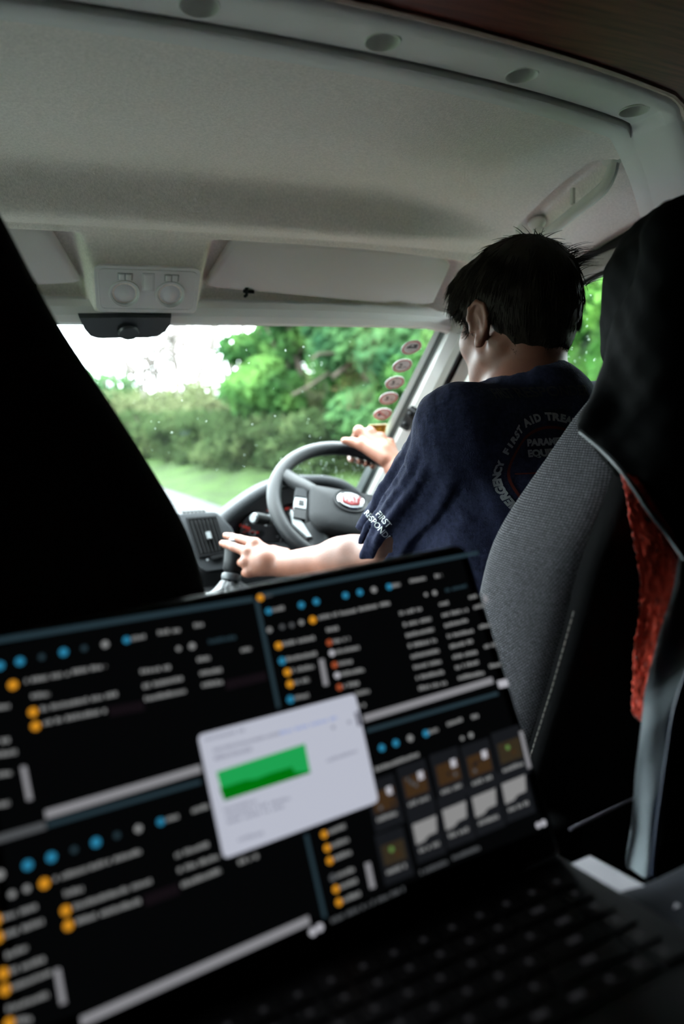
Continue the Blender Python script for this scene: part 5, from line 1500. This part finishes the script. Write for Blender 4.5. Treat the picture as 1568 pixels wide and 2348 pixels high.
def cloth(name, rows, m, parent, seed, nu=34, nv=70, th=.004, amp=.004, fr=5, bulge=.01, lab=None):
    """hanging cloth through rows of (left px, py, d, right px, py, d)"""
    L = smooth_path([at_d(*r[:3]) for r in rows], 8); R = smooth_path([at_d(*r[3:]) for r in rows], 8); n = len(L)
    g = np.random.default_rng(seed); ph = g.uniform(0, 6, 6); V = []
    for side in (0, 1):
        for i in range(n):
            for j in range(nu):
                u = j / (nu - 1); t = i / (n - 1); p = L[i] * (1 - u) + R[i] * u
                w = amp * (sin(fr * u * 2 + 3 * t + ph[0]) + .6 * sin(fr * 2.3 * u - 5 * t + ph[1]) + .5 * sin(13 * t + 7 * u + ph[2]) + .35 * sin(31 * t + 4 * u + ph[3]))
                o = -(_F * (bulge * 4 * u * (1 - u) + w)) + (_F * th * (1 - abs(2 * u - 1) ** 6) if side else 0)
                V.append(p + o)
    F = []; m_ = n * nu
    for i in range(n - 1):
        for j in range(nu - 1):
            a = i * nu + j; F.append((a, a + 1, a + nu + 1, a + nu)); F.append((m_ + a, m_ + a + nu, m_ + a + nu + 1, m_ + a + 1))
        F.append((i * nu, (i + 1) * nu, m_ + (i + 1) * nu, m_ + i * nu)); F.append((i * nu + nu - 1, m_ + i * nu + nu - 1, m_ + (i + 1) * nu + nu - 1, (i + 1) * nu + nu - 1))
    for j in range(nu - 1):
        F.append((j, m_ + j, m_ + j + 1, j + 1)); b = (n - 1) * nu + j; F.append((b, b + 1, m_ + b + 1, m_ + b))
    if parent is None: return V, F
    o = new_obj(name, V, F, m, parent); fix_normals(o); return o
cloth('lining', [(1560, 1258, .590, 1640, 1300, .60), (1538, 1352, .585, 1640, 1380, .59), (1508, 1450, .578, 1640, 1460, .575), (1488, 1530, .573, 1600, 1540, .56), (1472, 1640, .568, 1545, 1650, .552), (1458, 1760, .562, 1530, 1770, .546), (1447, 1880, .556, 1512, 1890, .540), (1438, 1975, .552, 1500, 2000, .536), (1440, 1992, .550, 1496, 2014, .535)], LINING, jk, 3, amp=.0022, fr=4, bulge=.004)
cloth('front_panel', [(1600, 1480, .556, 1760, 1480, .56), (1556, 1600, .551, 1740, 1600, .55), (1534, 1720, .546, 1720, 1720, .54), (1516, 1850, .540, 1710, 1850, .53), (1503, 1960, .535, 1700, 1960, .53), (1497, 2018, .533, 1690, 2030, .525)], JACK, jk, 5, amp=.002, fr=3, bulge=.006)
zp = smooth_path([at_d(px, py, d) for px, py, d in ((1590, 1500, .552), (1549, 1620, .547), (1529, 1740, .542), (1512, 1860, .537), (1500, 1960, .532), (1496, 2010, .531))], 6)
fix_normals(MB().tube(zp, .0018, 6).out('zip_tape', mat('zip_blue', (.02, .03, .06), .5, .4), jk))
TOWEL = mat('red_terry', (.74, .065, .030), .95, .1, var=.2, vscale=120, bump=.5, bscale=380, sheen=.4)
rows = [(1424, 1086, .640, 1448, 1100, .645), (1434, 1130, .640, 1490, 1150, .66), (1448, 1200, .638, 1540, 1220, .66), (1461, 1280, .634, 1580, 1290, .65), (1470, 1350, .630, 1580, 1360, .64), (1464, 1420, .626, 1560, 1430, .63), (1458, 1490, .622, 1530, 1500, .63), (1455, 1560, .618, 1515, 1570, .62), (1452, 1620, .614, 1505, 1630, .62), (1454, 1640, .613, 1500, 1650, .62), (1476, 1658, .612, 1498, 1662, .62)]
rows = [(a, b, c - .022, d, e, f - .022) for a, b, c, d, e, f in rows]
V, F = cloth('towel', rows, TOWEL, None, 8, nu=60, th=.012, amp=.0022, fr=4, bulge=.016)
V = np.array(V); g = np.random.default_rng(2)
V = V + (-_F)[None] * (vnoise(V, 420, 3)[:, None] * .0011) + g.normal(size=V.shape) * .0006
tw = new_obj('towel', V, F, TOWEL); fix_normals(tw)
tag(tw, 'red terry towel hanging between the seat back and the black jacket', 'towel')

# ================================================================== laptop on a board
LT = at_d(1085, 1245, .56); LB = at_d(1285, 1960, .50)       # right hand corners of the lid
LX = np.array((cos(radians(2.9)), 0, sin(radians(2.9))))
LUP = LT - LB; LH = np.linalg.norm(LUP); LUP = unit(LUP - LX * (LUP @ LX))
LNz = np.cross(LX, LUP); LNz = LNz if LNz[1] < 0 else -LNz       # towards the viewer
LW = .357
def lpt(u, v, o=0.0): return LB - LX * u + LUP * v + LNz * o        # u from right edge, v from hinge
lap = thing('laptop', LB - LX * LW / 2, 'open black laptop with dark file windows and a white dialog on its screen', 'laptop')
LAPDARK = mat('laptop_shell', (.006, .0065, .008), .45, .3); LAPEDGE = mat('laptop_edge', (.30, .33, .34), .4, .5)
lid2 = rounded([(0, 0), (LW, 0), (LW, LH), (0, LH)], [.004, .004, .012, .012], 6)
fix_normals(MB().loft([[lpt(a, b, o) for a, b in lid2] for o in (-.0055, -.0045, -.0005, 0)]).out('lid', LAPDARK, lap))
cl2 = np.mean(lid2, 0)
lr = lambda k, o: [lpt(cl2[0] + (a - cl2[0]) * (1 + k), cl2[1] + (b - cl2[1]) * (1 + k * 1.5), o) for a, b in lid2]
fix_normals(MB().loft([lr(.003, -.005), lr(.004, -.003), lr(.003, -.0008), lr(-.002, -.0008)], cap=False).out('lid_edge', LAPEDGE, lap))
fix_normals(MB().loft([lr(.0045, -.0030), lr(.001, .0002), lr(-.016, .0003), lr(-.016, -.0005)], cap=False).out('lid_bezel', LAPDARK, lap))
fix_normals(MB().loft([lr(.0060, -.0045), lr(.0055, -.0022), lr(-.010, .0012), lr(-.0105, -.0002)], cap=False).out('lid_edge_glint', mat('lid_edge_glint', (.30, .33, .34), .25, .6), lap))  # pale strip added as a highlight along the lid's top edge
SCRM = mat('screen_black', (.004, .004, .005), .3, .3, emit=(.0012, .0014, .0016), estr=1.0)
B0 = .0065; SB = .020
fix_normals(MB().loft([[lpt(a, b, o) for a, b in ((B0, SB), (LW - B0, SB), (LW - B0, LH - B0), (B0, LH - B0))] for o in (0, .0006)]).out('screen', SCRM, lap, smooth=False))
def scr(px, py):
    r = ray(px, py); k = ((LB - CAM) @ LNz) / (r @ LNz); p = CAM + r * k - LB
    return np.array((-(p @ LX), p @ LUP))
def emis(name, c, s=1.0): return mat('screen_' + name, (0.002, 0.002, 0.002), .5, .1, emit=c, estr=s)
E_W = emis('white_text', (.21, .215, .215)); E_D = emis('dim_text', (.07, .075, .08)); E_B = emis('blue_icon', (.02, .19, .33)); E_O = emis('orange_icon', (.60, .25, .015))
E_R = emis('red_icon', (.34, .07, .025)); E_L = emis('window_line', (.018, .035, .045)); E_DLG = emis('dialog', (.44, .46, .54)); E_G = emis('green', (.012, .32, .075)); E_G2 = emis('dark_green', (.0, .15, .004))
E_T = emis('dialog_text', (.26, .27, .34)); E_BL = emis('dialog_link', (.26, .32, .56)); E_SB = emis('scroll_bar', (.22, .22, .235)); E_TH = emis('thumb_bg', (.008, .009, .011)); E_TW = emis('thumb_white', (.23, .23, .23))
E_BR = emis('thumb_brown', (.042, .022, .009)); E_GN = emis('thumb_green', (.10, .20, .05)); E_BLK = emis('window_black', (.0012, .0013, .0016)); E_WH = emis('bright_white', (.42, .42, .46))
E_P = emis('selected_row', (.006, .004, .0055))
class UI:
    def __init__(s, name): s.name = name; s.v = []; s.f = []; s.m = []; s.mats = []
    def poly(s, pts, m, o):
        if m not in s.mats: s.mats.append(m)
        k = len(s.v); s.v += [lpt(a, b, o) for a, b in pts]; s.f.append(tuple(range(k, k + len(pts)))); s.m.append(s.mats.index(m))
    def quad(s, pxs, m, o=.0009): s.poly([scr(*p) for p in pxs], m, o)
    def bar(s, x1, y1, x2, y2, h, m, o=.0010):
        a, b = scr(x1, y1), scr(x2, y2); h = h / 2
        s.poly([(a[0], a[1] - h), (b[0], b[1] - h), (b[0], b[1] + h), (a[0], a[1] + h)], m, o)
    def dot(s, x, y, r, m, o=.0011):
        c = scr(x, y); r = r * .62; s.poly([(c[0] + r * cos(t), c[1] + r * sin(t)) for t in np.linspace(0, 2 * pi, 12, endpoint=False)], m, o)
    def text(s, x1, y1, x2, y2, m=None, h=.0032, seed=0):
        """a line of small print: word shaped dashes"""
        m = m or E_W; g = random.Random(int(x1 * 7 + y1 * 3 + seed)); a, b = scr(x1, y1), scr(x2, y2); L = np.linalg.norm(b - a); t = 0
        while t < L:
            w = g.uniform(.0012, .0021); t2 = min(L, t + w); p = a + (b - a) * t / L; q = a + (b - a) * t2 / L; hh = h * g.choice((.32, .42, .5))
            s.poly([(p[0], p[1] - h * .35), (q[0], q[1] - h * .35), (q[0], q[1] + hh), (p[0], p[1] + hh)], m, .0010)
            t = t2 + g.uniform(.0004, .0008) + (.0016 if g.random() < .12 else 0)
    def out(s, label=None):
        o = new_obj(s.name, s.v, s.f, None, lap, smooth=False, mats=s.mats, fmat=s.m)
        if label: o['label'] = label
        return o
# window 1: upper left
w = UI('file_window')
w.bar(-60, 1478, 580, 1374, .0035, E_L)
w.bar(590, 1378, 642, 1626, .0, E_L)
for x, y, m in ((0, 1527, E_B), (46, 1517, E_B), (146, 1496, E_B)): w.dot(x, y, .0042, m)
w.dot(96, 1507, .003, E_L); w.dot(193, 1487, .003, E_L); w.dot(241, 1478, .0036, E_W); w.dot(290, 1468, .0036, E_B)
w.text(302, 1466, 332, 1460); w.text(362, 1452, 413, 1445); w.text(445, 1436, 467, 1432)
w.dot(409, 1488, .0024, E_W); w.dot(440, 1482, .0034, E_W); w.text(478, 1473, 540, 1462, E_L)
w.dot(30, 1571, .0046, E_O); w.text(58, 1563, 110, 1554); w.text(118, 1552, 160, 1545); w.text(166, 1542, 243, 1528)
w.text(72, 1597, 113, 1592); w.text(322, 1541, 396, 1530); w.text(452, 1514, 480, 1510); w.text(552, 1492, 575, 1488)
for (x, y, x2, y2) in ((76, 1633, 268, 1592), (82, 1665, 243, 1630)):
    w.dot(x, y, .0044, E_O); w.text(x + 18, y - 6, x2, y2)
w.text(328, 1575, 420, 1556); w.text(458, 1545, 507, 1537); w.text(332, 1604, 425, 1585); w.text(463, 1572, 513, 1564)
w.bar(250, 1632, 330, 1618, .006, E_P, .0008); w.bar(516, 1572, 610, 1550, .006, E_P, .0008)
for y, x2 in ((1619, 22), (1697, 25), (1725, 38), (1772, 28), (1842, 22)): w.text(-60, y + 14, x2, y)
w.bar(52, 1757, 66, 1835, .0, E_SB)
w.poly([scr(47, 1758), scr(60, 1756), scr(75, 1833), scr(62, 1836)], E_SB, .0011)
w.bar(104, 1868, 460, 1762, .0048, E_SB)
w.poly([scr(583, 1378), scr(592, 1376), scr(642, 1622), scr(634, 1624)], E_L, .0009)
w.out('dark file list window, upper left of screen')
# window 2: upper right
w = UI('file_window')
w.bar(592, 1366, 1095, 1268, .0030, E_L); w.dot(596, 1371, .0040, E_O); w.text(606, 1368, 622, 1365, E_D)
w.dot(615, 1402, .0036, E_B); w.text(624, 1400, 650, 1395)
for x, y in ((690, 1388), (724, 1380), (791, 1366), (824, 1359), (891, 1346)): w.dot(x, y, .0038, E_B)
w.dot(856, 1353, .0036, E_W); w.text(898, 1345, 916, 1341); w.text(938, 1334, 974, 1327); w.text(996, 1323, 1012, 1320)
for x, y in ((617, 1445), (646, 1438), (668, 1434), (690, 1428)): w.dot(x, y, .0028, E_W if x in (617, 690) else E_D)
w.dot(716, 1422, .0042, E_O); w.text(730, 1418, 772, 1409); w.text(778, 1408, 815, 1401); w.text(822, 1399, 864, 1390); w.text(870, 1388, 893, 1384)
w.dot(975, 1364, .0022, E_W); w.dot(995, 1360, .0030, E_W); w.text(1020, 1355, 1068, 1344, E_L)
w.text(1074, 1371, 1092, 1367); w.text(1006, 1387, 1026, 1383)
for x, y, m, x2 in ((638, 1481, E_O, 720), (646, 1516, E_B, 726), (658, 1542, E_O, 718), (664, 1569, E_O, 708), (665, 1604, E_B, 706)):
    w.dot(x, y, .0040, m); w.text(x + 10, y - 3, x2, y - 3 - (x2 - x - 10) * .2)
w.text(748, 1446, 776, 1441); w.text(915, 1408, 968, 1396)
for i, (x, y, m, x2) in enumerate(((754, 1474, E_R, 800), (760, 1498, E_WH, 822), (766, 1525, E_R, 812), (772, 1549, E_WH, 833), (777, 1576, E_R, 823))):
    w.dot(x, y, .0034, m); w.text(x + 9, y - 2, x2, y - 2 - (x2 - x - 9) * .2)
w.text(815, 1592, 845, 1585); w.text(820, 1620, 836, 1616)
for i in range(7):
    x = 924 + i * 5.8; y = 1434 + i * 24.3; w.text(x, y, x + 63, y - 14)
    x = 1012 + i * 6.2; y = 1412 + i * 24; w.text(x, y, x + (60 if i % 2 == 0 else 52), y - 13)
for i in range(4): w.text(1085 + i * 12, 1394 + i * 45, 1110 + i * 12, 1388 + i * 45)
w.bar(833, 1648, 1128, 1560, .0046, E_SB); w.poly([scr(1138, 1562), scr(1160, 1557), scr(1165, 1573), scr(1143, 1578)], E_WH, .0011)
w.poly([scr(730, 1513), scr(741, 1511), scr(752, 1571), scr(741, 1573)], E_SB, .0011)
w.bar(840, 1676, 1140, 1590, .0026, E_L)
w.poly([scr(1105, 1366), scr(1114, 1364), scr(1118, 1380), scr(1109, 1382)], E_SB, .0011)
w.out('dark file list window, upper right of screen')
# window 3: lower left
w = UI('file_window')
w.bar(-60, 1940, 105, 1892, .0042, E_D, .0008); w.text(-40, 1932, 104, 1890, E_D); w.bar(108, 1892, 460, 1792, .0026, E_L)
for x, y in ((64, 1983), (118, 1965), (220, 1931)): w.dot(x, y, .0044, E_B)
w.dot(170, 1948, .003, E_L); w.dot(268, 1915, .003, E_L); w.dot(317, 1900, .0036, E_W); w.dot(368, 1884, .0036, E_B)
w.text(380, 1880, 408, 1872); w.text(440, 1860, 478, 1848); w.dot(0, 2005, .004, E_W)
w.dot(102, 2025, .0046, E_O); w.text(124, 2016, 200, 1992); w.text(206, 1990, 240, 1978); w.text(246, 1977, 322, 1952)
for x, y in ((28, 2050), (62, 2037)): w.dot(x, y, .003, E_W)
w.text(148, 2050, 190, 2038); w.text(402, 1962, 478, 1936); w.text(408, 1996, 500, 1964); w.text(416, 2030, 505, 1996); w.text(546, 1978, 592, 1962)
for x, y, x2, y2 in ((151, 2087, 346, 2020), (157, 2121, 322, 2066)): w.dot(x, y, .0044, E_O); w.text(x + 18, y - 7, x2, y2)
w.bar(330, 2066, 410, 2036, .006, E_P, .0008)
for x, y, x2, y2, m in ((-8, 2108, 85, 2078, E_O), (-4, 2148, 100, 2112, E_O), (-2, 2196, 62, 2172, None), (8, 2231, 104, 2198, E_O), (12, 2268, 118, 2228, E_O), (0, 2318, 110, 2280, None), (22, 2345, 75, 2335, E_O)):
    if m: w.dot(x, y, .0044, m)
    w.text(x + 16, y - 4, x2, y2)
w.poly([scr(124, 2222), scr(138, 2218), scr(152, 2298), scr(138, 2303)], E_SB, .0011)
w.bar(185, 2342, 708, 2108, .0048, E_SB); w.dot(716, 2136, .0038, E_WH); w.dot(732, 2126, .0038, E_WH)
w.poly([scr(697, 1914), scr(705, 1912), scr(748, 2102), scr(740, 2106)], E_L, .0009)
w.out('dark file list window, lower left of screen')
# window 4: lower right with thumbnails
w = UI('photo_window')
for x, y in ((874, 1715), (906, 1704), (975, 1682)): w.dot(x, y, .0038, E_B)
w.dot(939, 1693, .0036, E_W); w.text(982, 1680, 1002, 1673); w.text(1024, 1662, 1058, 1650); w.text(1080, 1646, 1096, 1641); w.dot(1058, 1693, .0022, E_W); w.dot(1078, 1686, .0030, E_W)
w.text(858, 1766, 958, 1730)
for x, y, k in ((742, 1913, 1), (749, 1944, 1), (755, 1973, 1), (762, 2012, 0), (769, 2038, 1), (776, 2068, 1)):
    w.dot(x, y, .0036, E_O if k else E_D); w.text(x + 10, y - 4, x + 48, y - 19)
w.poly([scr(835, 1980), scr(847, 1976), scr(859, 2034), scr(847, 2038)], E_SB, .0011)
w.text(758, 2112, 925, 2038, E_D)
def thumb(x, y, kind):
    g = random.Random(x); X = lambda a, b: (x + a + b * .2, y - a * .37 + b)
    w.quad([X(-34, -52), X(30, -50), X(34, 62), X(-32, 64)], E_TH, .0008)
    if kind == 'b':
        w.quad([X(-25, -24), X(25, -24), X(25, 22), X(-25, 22)], E_BR, .0010); w.quad([X(8, -26), X(20, -26), X(20, -8), X(8, -8)], E_WH, .0012)
        for _ in range(5): w.dot(x + g.uniform(-20, 20), y + g.uniform(-14, 18), .0022, g.choice((E_D, E_TH, E_TH, E_BR)), .0012)
    elif kind == 'g':
        w.quad([X(-25, -24), X(25, -24), X(25, 22), X(-25, 22)], emis('thumb_dark', (.03, .022, .012)), .0010); w.dot(x - 6, y - 8, .0028, E_GN, .0012); w.dot(x + 8, y + 2, .003, E_BR, .0012)
    else:
        w.quad([X(-27, -24), X(27, -26), X(22, 10), X(2, 12), X(-8, 20), X(-27, 22)], E_TW, .0010)
    w.text(*X(-24, 37), *X(22, 37))
for x, y, k in ((880, 1835, 'b'), (952, 1800, 'b'), (1027, 1772, 'b'), (1098, 1752, 'b'), (1168, 1722, 'g'), (902, 1955, 'g'), (976, 1905, 'w'), (1044, 1872, 'w'), (1112, 1843, 'w'), (1180, 1812, 'w')): thumb(x, y, k)
w.text(962, 2002, 1024, 1976, E_D); w.text(1036, 1968, 1098, 1944, E_D)
w.poly([scr(1188, 1678), scr(1196, 1675), scr(1216, 1760), scr(1208, 1763)], E_SB, .0011); w.dot(1232, 1892, .0032, E_WH); w.dot(1244, 1887, .0036, E_WH)
w.poly([scr(1142, 1596), scr(1147, 1595), scr(1262, 1860), scr(1255, 1862)], E_L, .0008) if False else None
w.out('dark window with rows of photo thumbnails, lower right of screen')
# copy dialog on top
w = UI('progress_dialog')
dl = [scr(*p) for p in ((452, 1686), (812, 1590), (866, 1838), (512, 1969))]
w.poly([tuple(p) for p in rounded(dl, .0035, 4)], E_DLG, .0016)
def q3(pts, m, o=.0019): w.poly([scr(*p) for p in pts], m, o)
q3([(495, 1770), (697, 1705), (710, 1772), (513, 1836)], E_G)
q3([(502, 1808), (560, 1789), (585, 1786), (620, 1772), (668, 1758), (673, 1770), (690, 1770), (708, 1768), (710, 1772), (513, 1836)], E_G2, .0021)
_tx = w.text
def dtext(x1, y1, x2, y2, m, h=.0026):
    k = len(w.v); _tx(x1, y1, x2, y2, m, h)
    for i in range(k, len(w.v)): w.v[i] = w.v[i] + LNz * .0010
dtext(468, 1697, 560, 1674, E_T); dtext(488, 1722, 640, 1682, E_T); dtext(640, 1682, 770, 1646, E_BL); dtext(490, 1740, 576, 1718, E_T, .0032)
dtext(748, 1745, 816, 1722, E_T); dtext(512, 1858, 586, 1836, E_T); dtext(516, 1872, 662, 1830, E_T); dtext(520, 1886, 650, 1848, E_T); dtext(545, 1926, 606, 1908, E_T)
w.poly([scr(810, 1634), scr(818, 1632), scr(826, 1664), scr(818, 1666)], emis('dialog_bar', (.10, .10, .13)), .0021)
w.dot(762, 1668, .0022, E_T, .0021); w.dot(798, 1656, .0022, E_T, .0021)
w.out('pale grey dialog window with a green progress graph')
# base with keyboard
_an = radians(11); LBD = np.array((0, -cos(_an), sin(_an))); LBN = np.cross(LX, LBD); LBN = LBN if LBN[2] > 0 else -LBN
BORG = LB - LNz * .002
def bpt(u, v, o=0.0): return BORG - LX * u + LBD * v + LBN * o       # v towards the viewer
b2 = rounded([(-.0005, -.008), (LW + .0005, -.008), (LW + .0005, .243), (-.0005, .243)], [.004, .004, .014, .014], 5)
fix_normals(MB().loft([[bpt(a, b, o) for a, b in b2] for o in (-.0175, -.016, -.003, -.002)]).out('base', LAPDARK, lap))
fix_normals(MB().tube([lpt(.03, .003, -.004), lpt(LW - .03, .003, -.004)], .005, 10).out('hinge', LAPDARK, lap))
KEYM = mat('key_plastic', (.004, .0042, .005), .5, .3); LEG = mat('key_legend', (.02, .02, .02), .5, .2, emit=(.16, .16, .18), estr=.09)
fix_normals(MB().loft([[bpt(a, b, o) for a, b in ((.012, .020), (LW - .012, .020), (LW - .012, .128), (.012, .128))] for o in (-.0019, -.0016)]).out('keyboard_tray', LAPDARK, lap, smooth=False))
def key_mesh(wd):
    v = []; hw, hd = wd / 2, .0070
    R3 = np.stack([-LX, LBD, LBN], 1)
    for o, k in ((0, 1), (.0016, 1), (.0019, .92)): v += [R3 @ np.array((a * hw * k, b * hd * k, o)) for a, b in ((-1, -1), (1, -1), (1, 1), (-1, 1))]
    f = [(i * 4 + j, i * 4 + (j + 1) % 4, (i + 1) * 4 + (j + 1) % 4, (i + 1) * 4 + j) for i in range(2) for j in range(4)] + [(8, 9, 10, 11)]
    gm = .0018 if wd < .02 else .0045
    v += [R3 @ np.array((a * gm, b * .0019 - .001, .0021)) for a, b in ((-1, -1), (1, -1), (1, 1), (-1, 1))]; f.append((12, 13, 14, 15))
    me = bpy.data.meshes.new('key'); me.from_pydata([tuple(p) for p in v], [], f); me.materials.append(KEYM); me.materials.append(LEG)
    me.polygons[len(f) - 1].material_index = 1; me.update(); return me
KM = {}
rowsk = [[(1, 16)], [(1, 13), (1.9, 1), (1, 1)], [(1.5, 1), (1, 12), (1.4, 1), (1, 1)], [(1.8, 1), (1, 11), (2.1, 1), (1, 1)], [(2.3, 1), (1, 10), (2.6, 1), (1, 1)], [(1.2, 4), (5.2, 1), (1.2, 3), (1, 3)]]
for ri, row in enumerate(rowsk):
    tot = sum(w_ * n_ for w_, n_ in row); p = (LW - .028) / tot; u = LW - .014; v = .028 + ri * .0178
    for w_, n_ in row:
        for _ in range(n_):
            wd = p * w_ - .0028; kk = round(wd, 5)
            if kk not in KM: KM[kk] = key_mesh(wd)
            o = bpy.data.objects.new('key', KM[kk]); COL.objects.link(o); o.parent = lap
            o.location = tuple(bpt(u - p * w_ / 2, v, -.0016) - ORG[lap.name]); u -= p * w_
fix_normals(MB().loft([[bpt(a, b, o) for a, b in ((.125, .150), (.245, .150), (.245, .228), (.125, .228))] for o in (-.0019, -.0015)]).out('touchpad', mat('touchpad', (.014, .015, .017), .3, .4), lap, smooth=False))
# grey board below, dark table that carries it, black bag
bo = MB().loft([[bpt(a, b, o) for a, b in ((-.036, -.012), (LW - .05, -.012), (LW - .05, .070), (-.036, .070))] for o in (-.030, -.0178)]).out('lap_board', mat('grey_board', (.42, .40, .43), .7, .3, var=.06, vscale=50), ang=20)
fix_normals(bo); tag(bo, 'light grey board sticking out under the right side of the laptop', 'board')
tb = thing('table', (.12, .25, .85), 'dark swivel table under the laptop', 'table')
zt = min(bpt(a, b, -.030)[2] for a in (-.036, LW - .05) for b in (-.03, .082))
fix_normals(MB().box((-.22, .10, zt - .030), (.30, .42, zt - .0005), .006, 3).out('table_top', WOOD, tb))
fix_normals(MB().tube([(.04, .27, .85), (.04, .27, zt - .03)], .025, 16).out('table_leg', DARKPLA, tb))
fix_normals(MB().disc_prism((.04, .27, .851), (0, 0, 1), .11, .012, 24).out('table_foot', DARKPLA, tb))
bgc = at_d(1590, 2210, .44)
s = Solid(); s.u(s_box(bgc + np.array((.035, -.01, -.10)), (.075, .07, .13), .03), 0); s.post = lambda P, d: d - .004 * vnoise(P, 40, 5)
V, F = s.mesh(bgc - .26, bgc + .22, .007)
bg = new_obj('bag', V, F, mat('bag_navy', (.010, .011, .016), .85, .2, var=.2, vscale=60)); tag(bg, 'dark soft bag beside the laptop at the lower right corner', 'bag')
